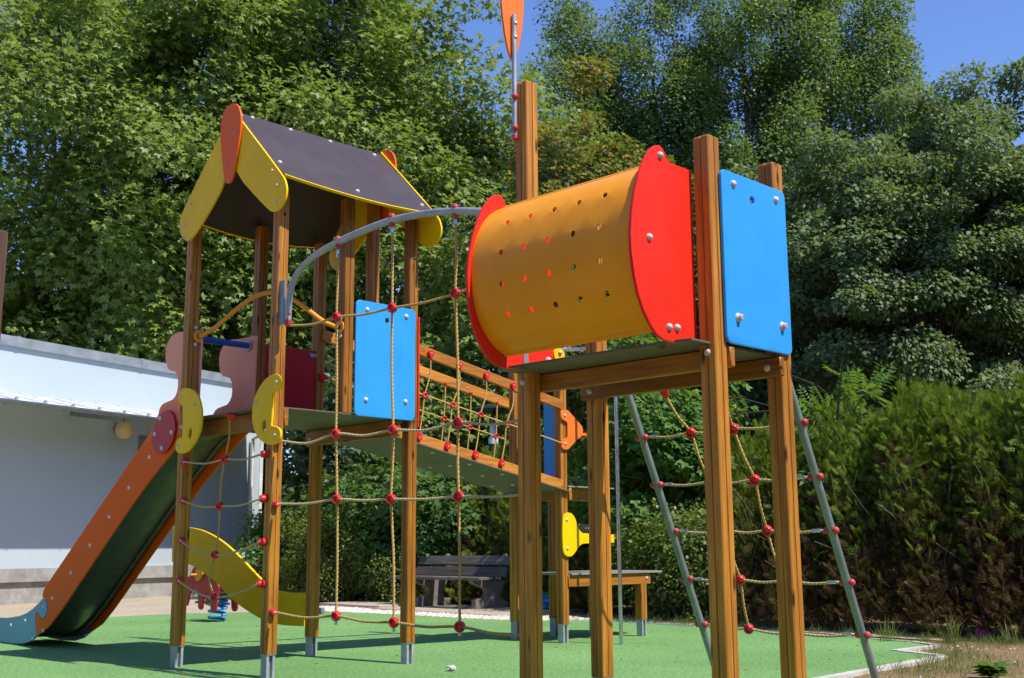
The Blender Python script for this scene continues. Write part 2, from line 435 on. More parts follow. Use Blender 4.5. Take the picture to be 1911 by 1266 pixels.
# ------------------------------------------------------------------ ground
def flat(name, poly, z, mat, kind='structure'):
    vs = [(x, y, z) for x, y in poly]
    mb = MB(); bm = bmesh.new(); vv = [bm.verts.new(p) for p in vs]
    ed = [bm.edges.new((vv[i], vv[(i + 1) % len(vv)])) for i in range(len(vv))]
    bmesh.ops.triangle_fill(bm, use_beauty=True, edges=ed)
    for f in bm.faces:
        if f.normal.z < 0: f.normal_flip()
    mb.bm(bm)
    return struct(name, mb, mat, kind)
gm = MB()
gn = 60; gx = np.linspace(-60, 190, gn); gy = np.linspace(-60, 190, gn)
gm.add([(a, b, -.02) for b in gy for a in gx], [(j * gn + i, j * gn + i + 1, (j + 1) * gn + i + 1, (j + 1) * gn + i) for j in range(gn - 1) for i in range(gn - 1)])
struct('ground', gm, 'soil')
flat('pavement', [(-20, 22.2), (-20, 9), (2.6, 9.6), (4, 15.5), (7.6, 16.2), (9.3, 16.25), (11.0, 15.1), (11.6, 14.9), (12.2, 14.6), (12.55, 15.4), (13.4, 17.2), (13.9, 20.5), (14.5, 23.4), (8.7, 21.9)], -.012, 'pavement')
green = [(3.6, 2.6), (5.9, 2.6), (6.15, 3.55), (7.35, 4.05), (7.75, 4.45), (7.62, 4.62), (10.05, 4.75), (10.28, 5.32), (11.03, 5.27), (11.30, 5.62), (11.60, 7.0), (11.78, 8.6), (12.0, 10.4), (11.55, 10.75), (11.25, 11.6), (11.27, 12.9), (11.13, 15.3), (9.28, 16.45), (7.87, 16.43), (2.2, 16.9), (2.6, 9.0)]
flat('safety_surface', green, -.002, 'rubber')
km = MB()
def strip(a, b, w, z=.006):
    a, b = Vector((*a, 0)), Vector((*b, 0)); d = (b - a).normalized(); n = Vector((d.y, -d.x, 0)) * w
    nseg = max(2, int((b - a).length / .25)); top = []
    for i in range(nseg + 1):
        p = a.lerp(b, i / nseg); j = random.uniform(.8, 1.15)
        top.append((p, p + n * j))
    for i in range(nseg):
        q = [top[i][0], top[i][1], top[i + 1][1], top[i + 1][0]]
        km.add([(p.x, p.y, z) for p in q] + [(p.x, p.y, -.03) for p in q], [(0, 1, 2, 3), (0, 4, 5, 1), (1, 5, 6, 2), (2, 6, 7, 3), (3, 7, 4, 0)])
for a, b, w in (((7.62, 4.62), (10.05, 4.75), .10), ((10.28, 5.32), (11.03, 5.27), .10), ((10.05, 4.76), (10.24, 5.23), .09), ((7.38, 4.05), (7.80, 4.52), .09), ((11.09, 5.27), (11.3, 5.62), .06), ((11.30, 5.65), (11.60, 7.0), .03), ((11.60, 7.0), (11.78, 8.6), .03), ((11.78, 8.62), (12.0, 10.4), .03)):
    strip(a, b, w)
struct('kerb', km, 'kerb')
flat('path', [(11.75, 5.5), (12.3, 5.2), (12.6, 7), (12.75, 10.6), (12.2, 10.5), (12.05, 8.5)], -.008, 'pavement')
# slab under the bench, stepped
sl = MB(); sl.box(11.75, 13.6, 12.0, 14.9, -.1, .03, 0, .01); sl.box(12.0, 13.7, 14.95, 16.6, -.1, .055, 0, .01)
struct('pavement_slab', sl, 'pavement')

# ------------------------------------------------------------------ left play tower with roof
A_, B_, C_, D_ = (5.055, 8.965), (5.115, 7.712), (6.405, 8.963), (6.515, 7.742)
E1, E2, F_ = (5.80, 7.735), (6.52, 8.30), (5.74, 8.96)
T1 = thing('play_tower', (5.75, 8.34, 0), 'timber play tower with brown gabled roof and yellow barge boards', 'play tower', 'wooden play towers')
PW = .096
for (x, y), t in ((A_, 3.86), (B_, 3.80), (C_, 3.86), (D_, 3.86)): post(x, y, .172, t, PW, T1)
for (x, y), t in ((E1, 3.90), (F_, 3.90), (E2, 4.25)): post(x, y, 2.064, t, PW, T1, foot=False)
MB().plate([(5.07, 7.69), (6.56, 7.69), (6.56, 9.01), (5.03, 9.01)], 'z', 2.047, .014, bev=.003).build('deck', 'deck_hpl', T1)
for x0 in (5.168, 6.335):
    mb = MB().box(x0, x0 + .042, 7.665 if x0 < 6 else 7.69, 9.04, 1.905, 2.045, 0, .006)
    for y in (7.72, 8.965): mb.dome((x0, y, 1.97), (-1, 0, 0), .02, .016)
    mb.build('beam', ['wood_y', 'bolt'], T1)
# roof: two slopes, ridge along x
vr, zr, us, ue = 8.262, 4.615, 4.965, 6.56
def slope(sgn, v_end, z_end, name):
    mb = MB(); nu, th = 14, .012; vs = []; fs = []
    d = Vector((0, v_end - vr, z_end - zr)).normalized(); nrm = Vector((0, -d.z * sgn, d.y * sgn)) if False else Vector((0, abs(d.z) * (1 if v_end > vr else -1), abs(d.y)))
    ln = math.hypot(v_end - vr, z_end - zr)
    rows = []
    for i in range(nu + 1):
        u = us + (ue - us) * i / nu; t = i / nu
        sag = .085 * math.sin(math.pi * t) ** .9
        e = Vector((u, vr, zr)) + d * (ln + sag)
        top = Vector((u, vr, zr))
        rows.append((top + nrm * th, e + nrm * th, e, top))
    for r_ in rows: vs += r_
    for i in range(nu):
        a, b = i * 4, i * 4 + 4
        mb.add([vs[a], vs[a + 1], vs[b + 1], vs[b]], [(0, 1, 2, 3)], 0)
        mb.add([vs[a + 3], vs[a + 2], vs[b + 2], vs[b + 3]], [(0, 3, 2, 1)], 0)
        # yellow lipping along the eave
        q = [vs[a + 1] + nrm * .004, vs[b + 1] + nrm * .004, vs[b + 2] - nrm * .006, vs[a + 2] - nrm * .006]
        off = d * .012
        mb.add(q + [p + off for p in q], [(0, 4, 5, 1), (4, 7, 6, 5), (3, 2, 6, 7)], 1)
        mb.add([vs[a], vs[b], vs[b + 3], vs[a + 3]], [(0, 1, 2, 3)], 0)
    for k in (0, nu * 4):
        mb.add([vs[k], vs[k + 1], vs[k + 2], vs[k + 3]], [(0, 1, 2, 3)], 0)
    for u, t in ((us + .05, .04), (us + .17, .03), (us + .55, .05), (us + .98, .05), (us + 1.48, .06), (us + .06, .80), (us + .75, .96), (us + 1.5, .90)):
        mb.dome(Vector((u, vr, zr)) + d * (ln * t) + nrm * th, nrm, .02, .016, 2)
    return mb.build('roof_panel', ['roof_hpl', 'yellow', 'bolt'], T1)
slope(1, 7.472, 3.868, 'r'); slope(-1, 9.052, 3.868, 'l')
bR = [(8.262, 4.66), (8.258, 4.652), (7.463, 3.872), (7.405, 3.79), (7.387, 3.70), (7.435, 3.61), (7.55, 3.575), (7.647, 3.612), (8.262, 4.13)]
bL = [(8.262, 4.60), (8.268, 4.588), (8.954, 3.95), (9.050, 3.823), (9.038, 3.697), (8.913, 3.594), (8.801, 3.617), (8.59, 3.759), (8.262, 4.04)]
for u0, dirn in ((4.942, -1), (6.562, 1)):
    for k, pl in enumerate((bR, bL)):
        pos = u0 + (0 if k == 0 else .0)
        mb = MB().plate(pl, 'x', pos, .02, bev=.005, smooth=2)
        fx = pos if dirn < 0 else pos + .02
        bl = ((7.60, 3.93), (7.52, 3.79), (7.53, 3.66)) if k == 0 else ((8.86, 3.93), (8.95, 3.76), (8.95, 3.65))
        for a, b in bl: mb.dome((fx, a, b), (dirn, 0, 0), .017, .013)
        mb.build('barge_board', ['yellow', 'bolt'], T1)
    cr = [(8.192, 4.672), (8.10, 4.640), (8.045, 4.56), (8.030, 4.47), (8.036, 4.375), (8.069, 4.20), (8.113, 4.03), (8.150, 3.975), (8.195, 3.962), (8.24, 3.98), (8.270, 4.03), (8.319, 4.233), (8.352, 4.42), (8.356, 4.52), (8.335, 4.60), (8.28, 4.655)]
    cr = [(a + .03, b) for a, b in cr]
    pos = u0 - .021 if dirn < 0 else u0 + .021
    mb = MB().plate(cr, 'x', pos, .02, bev=.006, smooth=1)
    fx = pos if dirn < 0 else pos + .02
    for a, b in ((8.16, 4.39), (8.28, 4.37), (8.19, 4.12), (8.27, 4.15), (8.225, 4.01)): mb.dome((fx, a, b), (dirn, 0, 0), .010, .004)
    mb.build('ridge_crest', ['crest_orange', 'steel'], T1)
# wall panels
mb = MB().plate(rrect(5.845, 6.50, 2.04, 3.025, .045), 'y', 7.652, .022, holes=[circle(6.18, 2.885, .022)], bev=.007)
for a, b in ((5.96, 2.95), (6.39, 2.95), (5.96, 2.18), (6.39, 2.20)): mb.dome((a, 7.652, b), (0, -1, 0), .022, .018)
mb.build('wall_panel', ['blue', 'bolt'], T1)['label'] = 'sky blue panel'
mb = MB().plate([(5.76, 2.08), (6.38, 2.08), (6.38, 2.80), (5.76, 2.80)], 'y', 8.935, .016, bev=.004)
mb.box(6.28, 6.37, 8.92, 8.936, 2.73, 2.77, 1); mb.dome((6.35, 8.92, 2.75), (0, -1, 0), .016, .012)
mb.build('wall_panel', ['dark_red', 'steel'], T1)['label'] = 'dark red panel'
MB().plate([(7.70, 2.0), (8.26, 2.0), (8.26, 2.98), (7.70, 2.98)], 'x', 6.572, .02, bev=.005).build('wall_panel', ['red'], T1)
# arched hand bar from post A across to the short post
def lerp(a, b, t): return a + (b - a) * t
pts = []
for i in range(11):
    t = i / 10; sx = lerp(A_[0] + .055, E1[0] - .055, t); sy = lerp(A_[1] - .06, E1[1] + .03, t)
    hgt = 2.78 + .345 * (math.sin(math.pi * t) ** 1.5)
    pts.append((sx, sy, hgt))
mb = MB().tube(smooth_path(pts, .03), .021, 12)
for c, ax in (((A_[0] + .04, A_[1] - .052, 2.78), (.2, -1, 0)), ((E1[0] - .052, E1[1] + .0, 2.78), (-1, .1, 0))):
    mb.lathe(c, ax, [(.055, 0), (.055, .008), (.02, .012)], 14)
    for dz in (.075, -.075): mb.dome((c[0] + (ax[0] > 0) * -.02, c[1], c[2] + dz), ax, .018, .014)
mb.build('hand_bar', ['handle', 'bolt'], T1)
hA = [(8.943, 2.314), (8.885, 2.318), (8.815, 2.301), (8.757, 2.282), (8.707, 2.247), (8.665, 2.209), (8.639, 2.165), (8.612, 2.105), (8.605, 2.056), (8.606, 1.99), (8.62, 1.94), (8.657, 1.88), (8.703, 1.83), (8.757, 1.794), (8.811, 1.767), (8.87, 1.755), (8.926, 1.756), (8.975, 1.766), (9.002, 1.785), (9.018, 1.815), (9.018, 1.84), (9.004, 1.868), (8.98, 1.886), (8.94, 1.893), (8.912, 1.90), (8.912, 2.016), (8.925, 2.155), (8.955, 2.175), (8.986, 2.197), (9.003, 2.225), (9.006, 2.254), (8.985, 2.29)]
mb = MB().plate(hA, 'x', 4.983, .022, holes=[circle(8.785, 1.92, .03, 14, .048)], bev=.006)
for a, b in ((8.955, 2.25), (8.715, 2.16), (8.975, 1.83)): mb.dome((4.983, a, b), (-1, 0, 0), .016, .013)
mb.build('handhold', ['yellow', 'bolt'], T1)
hB = [(7.627, 2.305), (7.58, 2.292), (7.546, 2.272), (7.533, 2.247), (7.531, 2.221), (7.545, 2.192), (7.567, 2.175), (7.60, 2.165), (7.64, 2.162), (7.657, 2.135), (7.66, 2.114), (7.653, 1.995), (7.660, 1.902), (7.62, 1.893), (7.586, 1.886), (7.552, 1.87), (7.532, 1.848), (7.529, 1.818), (7.537, 1.79), (7.56, 1.765), (7.596, 1.753), (7.64, 1.748), (7.683, 1.751), (7.75, 1.77), (7.81, 1.799), (7.863, 1.842), (7.906, 1.896), (7.93, 1.95), (7.937, 1.999), (7.936, 2.05), (7.928, 2.1), (7.905, 2.15), (7.87, 2.195), (7.825, 2.238), (7.767, 2.275), (7.70, 2.298)]
mb = MB().plate(hB, 'x', 5.043, .022, holes=[circle(7.76, 1.91, .027, 14, .046)], bev=.006)
for a, b in ((7.60, 2.235), (7.885, 2.10), (7.60, 1.82)): mb.dome((5.043, a, b), (-1, 0, 0), .016, .013)
mb.build('handhold', ['yellow', 'bolt'], T1)
for x, y, z in ((B_[0] - .048, B_[1], 1.99), (A_[0] - .048, A_[1], 1.99)): MB().dome((x, y, z), (-1, 0, 0), .02, .017, 0).build('post_bolt', 'bolt', T1)
for x, y, z in ((B_[0], B_[1] - .048, 3.62), (D_[0], D_[1] - .048, 3.50)): MB().dome((x, y, z), (0, -1, 0), .014, .008, 0).build('post_bolt', 'black', T1)

# ------------------------------------------------------------------ slide
SL = thing('slide', (5.4, 9.2, 0), 'orange sided slide with blue end running out from roofed tower', 'slide')
nearO = [(8.90, 2.86), (9.234, 2.868), (9.31, 2.878), (9.369, 2.872), (9.43, 2.856), (9.478, 2.822), (9.513, 2.775), (9.526, 2.723), (9.522, 2.665), (9.505, 2.616), (9.48, 2.57), (9.441, 2.545), (9.38, 2.528), (9.33, 2.518), (9.29, 2.475), (9.28, 2.43), (9.277, 2.38), (9.287, 2.335), (9.315, 2.298), (9.359, 2.272), (9.44, 2.262), (9.516, 2.253), (9.56, 2.235), (9.59, 2.208), (9.602, 2.17), (9.727, 2.01), (10.339, 1.584), (11.734, .603), (11.785, .562), (11.80, .52), (11.789, .484), (11.74, .478), (11.69, .463), (11.66, .42), (11.658, .36), (11.69, .305), (11.74, .272), (11.80, .285), (11.86, .325), (11.915, .335), (11.93, .29), (11.90, .20), (11.863, .11), (11.60, .21), (11.348, .376), (10.082, 1.315), (9.66, 1.60), (9.237, 1.85), (9.10, 1.93), (8.92, 2.02)]
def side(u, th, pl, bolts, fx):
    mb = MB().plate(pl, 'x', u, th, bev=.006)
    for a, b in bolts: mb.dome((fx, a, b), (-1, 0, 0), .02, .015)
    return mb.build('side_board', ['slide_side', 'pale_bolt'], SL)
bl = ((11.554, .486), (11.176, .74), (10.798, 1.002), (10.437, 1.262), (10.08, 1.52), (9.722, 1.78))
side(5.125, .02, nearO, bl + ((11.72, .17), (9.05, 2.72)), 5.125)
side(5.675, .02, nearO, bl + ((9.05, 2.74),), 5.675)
endO = [(11.787, .480), (11.86, .44), (12.002, .375), (12.15, .325), (12.318, .290), (12.6, .262), (12.85, .255), (12.90, .22), (12.90, .04), (12.85, .01), (12.53, .0), (12.202, .012), (12.0, .05), (11.867, .108), (11.904, .198), (11.935, .29), (11.92, .342), (11.862, .33), (11.80, .29), (11.742, .277), (11.695, .309), (11.664, .362), (11.666, .417), (11.694, .458), (11.742, .473)]
for u in (5.123, 5.677):
    mb = MB().plate(endO, 'x', u, .02, bev=.005)
    for a, b in ((11.74, .40), (12.15, .25), (12.5, .19), (11.95, .08)): mb.dome((u, a, b), (-1, 0, 0), .02, .015)
    mb.build('end_board', ['slide_blue', 'pale_bolt'], SL)
path = [(9.0, 2.075), (9.25, 2.0), (9.5, 1.86), (10.1, 1.45), (11.3, .56), (11.6, .36), (11.85, .22), (12.1, .135), (12.4, .10), (12.8, .09)]
pp = smooth_path([(0, a, b) for a, b in path], .08)
mb = MB(); u0, u1 = 5.147, 5.673
def bedrow(p, dz, sag): return [(lerp(u0, u1, k / 6), p.y, p.z + dz - sag * math.sin(math.pi * k / 6)) for k in range(7)]
for i in range(len(pp) - 1):
    for dz, mi in ((0, 0), (-.012, 0)):
        mb.add(bedrow(pp[i], dz, .03) + bedrow(pp[i + 1], dz, .03), [(k, k + 1, k + 8, k + 7) for k in range(6)], mi)
for uu in (5.19, 5.63):
    mb.tube([(uu, p.y, p.z - .045) for p in pp], .018, 8, 0)
for p in (pp[0], pp[-1]):
    mb.add(bedrow(p, 0, .03) + bedrow(p, -.012, .03), [(k, k + 1, k + 8, k + 7) for k in range(6)])
mb.build('chute', ['chute'], SL)
mb = MB().tube([(5.146, 9.0, 2.775), (5.674, 9.0, 2.775)], .028, 14)
for u, d in ((5.655, 1), (5.146, 1)): mb.lathe((u, 9.0, 2.775), (1, 0, 0), [(.028, 0), (.046, .004), (.046, .016), (.03, .018)], 14, 1)
mb.build('cross_bar', ['deep_blue', 'steel'], SL)
ell = circle(9.45, 1.985, .205, 28, .19)
mb = MB().plate([(a, b + (a - 9.45) * -.12) for a, b in ell], 'x', 5.100, .022, bev=.007)
for a, b in ((9.515, 2.115), (9.60, 1.98), (9.30, 1.975), (9.46, 1.845)): mb.dome((5.100, a, b), (-1, 0, 0), .021, .016)
mb.build('round_plate', ['dark_red', 'pale_bolt'], SL)

# ------------------------------------------------------------------ wavy yellow board under the slide
WV = thing('wavy_board', (6.5, 10.4, 0), 'low S-shaped yellow board standing beyond the slide', 'play panel')
wt = [(11.741, 1.202), (11.328, 1.187), (11.007, 1.133), (10.695, 1.034), (10.391, .893), (10.098, .734), (9.928, .646), (9.763, .582), (9.551, .55), (9.22, .547)]
wb = [(9.22, .244), (9.535, .24), (9.798, .258), (9.989, .295), (10.243, .369), (10.507, .468), (10.784, .617), (11.036, .709), (11.327, .795), (11.723, .826)]
f3 = lambda pl: [(p.y, p.z) for p in smooth_path([(0, a, b) for a, b in pl], .08)]
MB().plate(f3(wt) + f3(wb), 'x', 6.5, .03, bev=.006).build('board', ['yellow'], WV)
MB().tube([(6.56, 11.55, -.02), (6.56, 11.55, 1.1)], .03, 12).build('support_tube', 'tube_steel', WV)
MB().box(6.532, 6.57, 9.0, 9.26, .36, .42, 0, .004).build('bracket', 'tube_steel', WV)

# ------------------------------------------------------------------ rope rungs between the two front posts
RL = thing('rope_ladder', (5.06, 8.34, 0), 'rope ladder of four sagging rungs beneath the roofed tower entrance', 'rope ladder')
mids = [(5.07, 8.354, 1.681), (5.07, 8.405, 1.302), (5.07, 8.452, .911), (5.07, 8.43, .575)]
za = (1.693, 1.371, 1.040, .712); zb = (1.684, 1.339, 1.008, .693)
for i in range(4):
    ca = cap((A_[0] - .01, A_[1] - .046, za[i] - .01), (-.55, -.35, 0), RL, .03, .055)
    a = Vector((A_[0] - .005, A_[1] - .055, za[i])); b = Vector((B_[0] - .05, B_[1] + .05, zb[i])); m = Vector(mids[i])
    a = Vector((A_[0] - .055, A_[1] - .03, za[i])); b = Vector((B_[0] - .085, B_[1] + .035, zb[i]))
    cap((B_[0] - .047, B_[1] + .012, zb[i]), (-1, .30, 0), RL, .03, .058)
    s1 = a.lerp(m, .55) + Vector((0, 0, -.028)); s2 = m.lerp(b, .5) + Vector((0, 0, -.022))
    rope([a, s1, m, s2, b], RL, .0085, 'pale_rope')
    connector(m, (1, .2, 0), RL, .95)
rope([(5.06, 8.29, 2.0), (5.07, 8.30, 1.86), mids[0], (5.07, 8.40, 1.5), mids[1], (5.07, 8.41, 1.1), mids[2], (5.07, 8.52, .75), (5.07, 8.50, .66), mids[3]], RL, .009)
MB().lathe((5.075, 8.29, 2.04), (0, 0, -1), [(.055, 0), (.055, .01), (.03, .03), (.014, .045), (0, .045)], 16).build('top_cap', 'cap_red', RL)

# ------------------------------------------------------------------ barrel tower
R1, R2, R3, R4 = (5.026, 4.852), (5.026, 3.495), (5.661, 3.495), (5.661, 4.852)
T2 = thing('play_tower', (5.34, 4.17, 0), 'timber play tower with curved ochre barrel wall between red end panels', 'play tower', 'wooden play towers')
RW = .104
for (x, y), t in ((R1, 3.868), (R2, 3.148), (R3, 3.143), (R4, 3.145)): post(x, y, .165, t, RW, T2)
for x0 in (5.082, 5.563):
    mb = MB().box(x0, x0 + .042, 3.425, 4.915, 1.885, 1.992, 0, .006)
    for y in (3.51, 4.83): mb.dome((x0, y, 1.935), (-1, 0, 0), .021, .017)
    mb.build('beam', ['wood_y', 'bolt'], T2)
mb = MB().plate([(4.775, 3.60), (4.80, 3.47), (5.70, 3.47), (5.70, 4.89), (4.80, 4.89), (4.775, 4.78)], 'z', 1.995, .014, bev=.003)
for p in ((4.82, 4.70), (4.82, 3.68)): mb.dome((*p, 1.995), (0, 0, -1), .022, .02)
mb.build('deck', ['deck_hpl', 'deck_hpl'], T2)
rp = [(4.985, 2.972), (4.80, 2.972), (4.772, 2.985), (4.755, 3.008), (4.738, 3.034), (4.705, 3.048), (4.665, 3.035), (4.625, 3.005), (4.578, 2.945), (4.533, 2.863), (4.49, 2.75), (4.460, 2.628), (4.446, 2.52), (4.448, 2.42), (4.468, 2.30), (4.495, 2.21), (4.535, 2.13), (4.585, 2.065), (4.635, 2.02), (4.69, 1.998), (4.75, 1.993), (4.985, 1.997)]
mb = MB().plate(rp, 'y', 3.565, .022, bev=.007)
for a, b in ((4.705, 2.99), (4.594, 2.522), (4.740, 2.07), (4.808, 2.075)): mb.dome((a, 3.565, b), (0, -1, 0), .020, .020)
for a, b in ((4.594, 2.53),): mb.dome((a, 3.587, b), (0, 1, 0), .020, .018)
mb.build('end_panel', ['red', 'bolt'], T2)
rp2 = [(5.17, 2.16), (5.17, 2.0)] + []
rl = [(5.17, 2.972)] + [(a, b) for a, b in rp[1:-1]] + [(5.17, 1.997)]
mb = MB().plate(rl, 'y', 4.776, .022, bev=.007)
for a, b in ((4.66, 2.50), (5.12, 2.08)): mb.dome((a, 4.776, b), (0, -1, 0), .022, .02)
mb.box(4.90, 4.94, 4.770, 4.777, 2.02, 2.12, 2, .001)
mb.build('end_panel', ['red', 'bolt', 'steel'], T2)
# barrel sheet with 20 round holes
def arc(t):     # t -1 (bottom) .. 1 (top)  -> x, z
    return (4.868 - .385 * max(0, 1 - abs(t) ** 2.2) ** (1 / 2.2), 2.52 + .458 * t)
ts = np.linspace(-.975, .975, 400); P2 = [arc(t) for t in ts]
cum = [0.]
for a, b in zip(P2, P2[1:]): cum.append(cum[-1] + math.hypot(a[0] - b[0], a[1] - b[1]))
Ltot = cum[-1]
def at_s(s): t = np.interp(s, cum, ts); return arc(float(t))
def s_of_z(z): return float(np.interp((z - 2.52) / .458, ts, cum))
hz = [s_of_z(z) for z in (2.254, 2.421, 2.602, 2.784)]
hv = [3.805 + .183 * k for k in range(5)]
TH = .008
sb = [0.] + [hz[0] - .085] + [(hz[i] + hz[i + 1]) / 2 for i in range(3)] + [hz[3] + .085] + [Ltot]
vb = [3.588] + [hv[0] - .09] + [(hv[i] + hv[i + 1]) / 2 for i in range(4)] + [hv[4] + .09] + [4.775]
bm = bmesh.new(); cache = {}
def vtx(v, s):
    k = (round(v, 5), round(s, 5))
    if k not in cache:
        x, z = at_s(s); cache[k] = bm.verts.new((x, v, z))
    return cache[k]
def sub(a, b, n): return [a + (b - a) * i / n for i in range(n + 1)]
NS = 6
for i in range(len(sb) - 1):
    for j in range(len(vb) - 1):
        s0, s1, v0, v1 = sb[i], sb[i + 1], vb[j], vb[j + 1]
        if 1 <= i <= 4 and 1 <= j <= 5:
            cs, cv = hz[i - 1], hv[j - 1]
            per = [(v1, lerp((s0 + s1) / 2, s1, k / 3)) for k in range(3)] + [(lerp(v1, v0, k / 6), s1) for k in range(6)] + [(v0, lerp(s1, s0, k / 6)) for k in range(6)] + [(lerp(v0, v1, k / 6), s0) for k in range(6)] + [(v1, lerp(s0, (s0 + s1) / 2, k / 3)) for k in range(3)]
            n = len(per)
            ring = []
            for k, (pv, ps) in enumerate(per):
                an = math.atan2(ps - cs, pv - cv); ring.append((cv + .0175 * math.cos(an), cs + .0175 * math.sin(an)))
            for k in range(n):
                k2 = (k + 1) % n
                f = [vtx(*per[k]), vtx(*per[k2]), vtx(*ring[k2]), vtx(*ring[k])]
                try: bm.faces.new(f)
                except ValueError: pass
        else:
            ns = NS; nv = 6
            if i in (0, 5): ns = 8
            if j in (0, 6): nv = 3
            if 1 <= i <= 4: ns = 6
            if 1 <= j <= 5: nv = 6
            for a in range(ns):
                for b in range(nv):
                    bm.faces.new([vtx(lerp(v0, v1, b / nv), lerp(s0, s1, a / ns)), vtx(lerp(v0, v1, (b + 1) / nv), lerp(s0, s1, a / ns)), vtx(lerp(v0, v1, (b + 1) / nv), lerp(s0, s1, (a + 1) / ns)), vtx(lerp(v0, v1, b / nv), lerp(s0, s1, (a + 1) / ns))])
bmesh.ops.recalc_face_normals(bm, faces=bm.faces[:])
cen = Vector((4.9, 4.2, 2.52)); f0 = max(bm.faces, key=lambda f: f.calc_area())
if f0.normal.dot(f0.calc_center_median() - cen) < 0: bmesh.ops.reverse_faces(bm, faces=bm.faces[:])
bm.normal_update()
outer = {v: v.co + v.normal * TH for v in bm.verts}
mb = MB(); idx = {v: i for i, v in enumerate(bm.verts)}
n0 = len(bm.verts)
vs = [outer[v] for v in bm.verts] + [v.co.copy() for v in bm.verts]
fs = [[idx[v] for v in f.verts] for f in bm.faces] + [[idx[v] + n0 for v in reversed(f.verts)] for f in bm.faces]
for e in bm.edges:
    if len(e.link_faces) == 1:
        a, b = idx[e.verts[0]], idx[e.verts[1]]; fs.append((a, b, b + n0, a + n0))
bm.free(); mb.add(vs, fs)
for s_, off in ((.004, .006), (Ltot - .004, .006)):
    x, z = at_s(s_); mb.tube([(x - .012, 3.59, z), (x - .012, 4.774, z)], .016, 12)
mb.build('barrel_wall', ['ochre'], T2, ang=30)
mb = MB().plate(rrect(5.05, 5.688, 2.008, 2.968, .04), 'y', 3.418, .023, holes=[circle(5.345, 2.845, .022)], bev=.008)
for a, b in ((5.16, 2.90), (5.585, 2.90)): mb.dome((a, 3.418, b), (0, -1, 0), .021, .018)
for a, b in ((5.155, 2.155), (5.59, 2.165)):
    mb.dome((a, 3.418, b), (0, -1, 0), .026, .016); mb.lathe((a, 3.403, b), (0, -1, 0), [(.017, 0), (.015, .012), (.008, .015), (.007, .010), (0, .010)], 8, 1)
mb.build('wall_panel', ['blue', 'bolt'], T2)['label'] = 'sky blue panel'
mb = MB().plate(circle(5.235, 2.125, .05, 20), 'y', 4.785, .02, bev=.005); mb.dome((5.235, 4.785, 2.14), (0, -1, 0), .016, .013)
mb.build('handhold', ['yellow', 'steel'], T2)
# paddle on the tall corner post
pt = [(4.953, 4.885, 3.50), (4.953, 4.885, 4.325)]
mb = MB().tube(pt, .0165, 14)
for z in (3.555, 3.765): mb.ball((4.938, 4.868, z), .021, 1)
for z in (4.17, 4.265): mb.dome((4.953, 4.868, z), (-.3, -1, 0), .012, .008, 2)
mb.lathe((4.953, 4.885, 3.50), (0, 0, -1), [(.019, -.012), (.019, .01), (.012, .018), (0, .02)], 14, 1)
pd = mb.build('paddle', ['steel', 'ball_red', 'bright_steel'], T2)
bld = [(4.953, 4.02), (4.925, 4.06), (4.893, 4.16), (4.868, 4.30), (4.856, 4.42), (4.858, 4.52), (4.88, 4.62), (4.92, 4.69), (4.96, 4.71), (5.0, 4.69), (5.04, 4.62), (5.062, 4.52), (5.064, 4.42), (5.052, 4.30), (5.025, 4.16), (4.99, 4.06)]
MB().plate(bld, 'y', 4.902, .018, bev=.005, smooth=1).build('blade', ['orange'], pd)
for p in ((R2[0] - .052, R2[1], 1.955), (R1[0] - .052, R1[1], 1.94)): MB().dome(p, (-1, 0, 0), .021, .018, 0).build('post_bolt', 'bolt', T2)

# ------------------------------------------------------------------ arched net between the towers
NT = thing('climbing_net', (5.09, 6.3, 0), 'upright climbing net hanging from arched grey tube between two towers', 'climbing net')
arch = [(5.09, 7.535, 2.70), (5.09, 7.532, 2.86), (5.09, 7.50, 3.00), (5.09, 7.40, 3.10), (5.09, 7.218, 3.178), (5.09, 6.923, 3.232), (5.09, 6.6, 3.262), (5.09, 6.256, 3.272), (5.09, 5.9, 3.245), (5.09, 5.589, 3.196), (5.09, 5.30, 3.13), (5.06, 4.90, 3.03)]
mb = MB().tube(smooth_path(arch, .05), .026, 14)
mb.box(5.084, 5.096, 7.59, 7.665, 2.70, 3.06, 2, .002)
mb.dome((5.085, 7.52, 2.77), (-1, -.4, 0), .016, .012)
mb.lathe((5.09, 7.537, 2.705), (0, 0, -1), [(.03, -.02), (.03, .01), (.02, .03), (0, .034)], 14, 1)
mb.build('arch_tube', ['steel', 'ball_red', 'gutter'], NT)
rows = [[(7.495, 2.676), (6.904, 2.657), (6.25, 2.627), (5.587, 2.626), (4.95, 2.70)],
        [(7.58, 1.778), (6.88, 1.782), (6.222, 1.760), (5.558, 1.759), (4.90, 1.735)],
        [(7.58, 1.296), (6.851, 1.306), (6.236, 1.286), (5.551, 1.280), (4.90, 1.272)],
        [(7.58, .484), (6.835, .484), (6.191, .465), (5.539, .464), (4.90, .436)]]
sagz = [.018, .035, .012, .02]
for i, rw in enumerate(rows):
    P = []
    for k, (v, z) in enumerate(rw):
        P.append((5.09, v, z))
        if k < len(rw) - 1:
            v2, z2 = rw[k + 1]; P.append((5.09, (v + v2) / 2, (z + z2) / 2 - sagz[i] * (1.2 if k == 0 else .7)))
    rope(P, NT, .0095, 'rope' if i in (0, 3) else 'pale_rope')
    cap((5.10, B_[1] - .046, rw[0][1]), (0, -1, 0), NT, .026, .05) if i else None
    cap((R1[0] + .04, R1[1] + .05, rw[-1][1]), (0, 1, 0), NT, .03, .05)
topv = [(6.905, 3.232), (6.262, 3.272), (5.592, 3.197)]
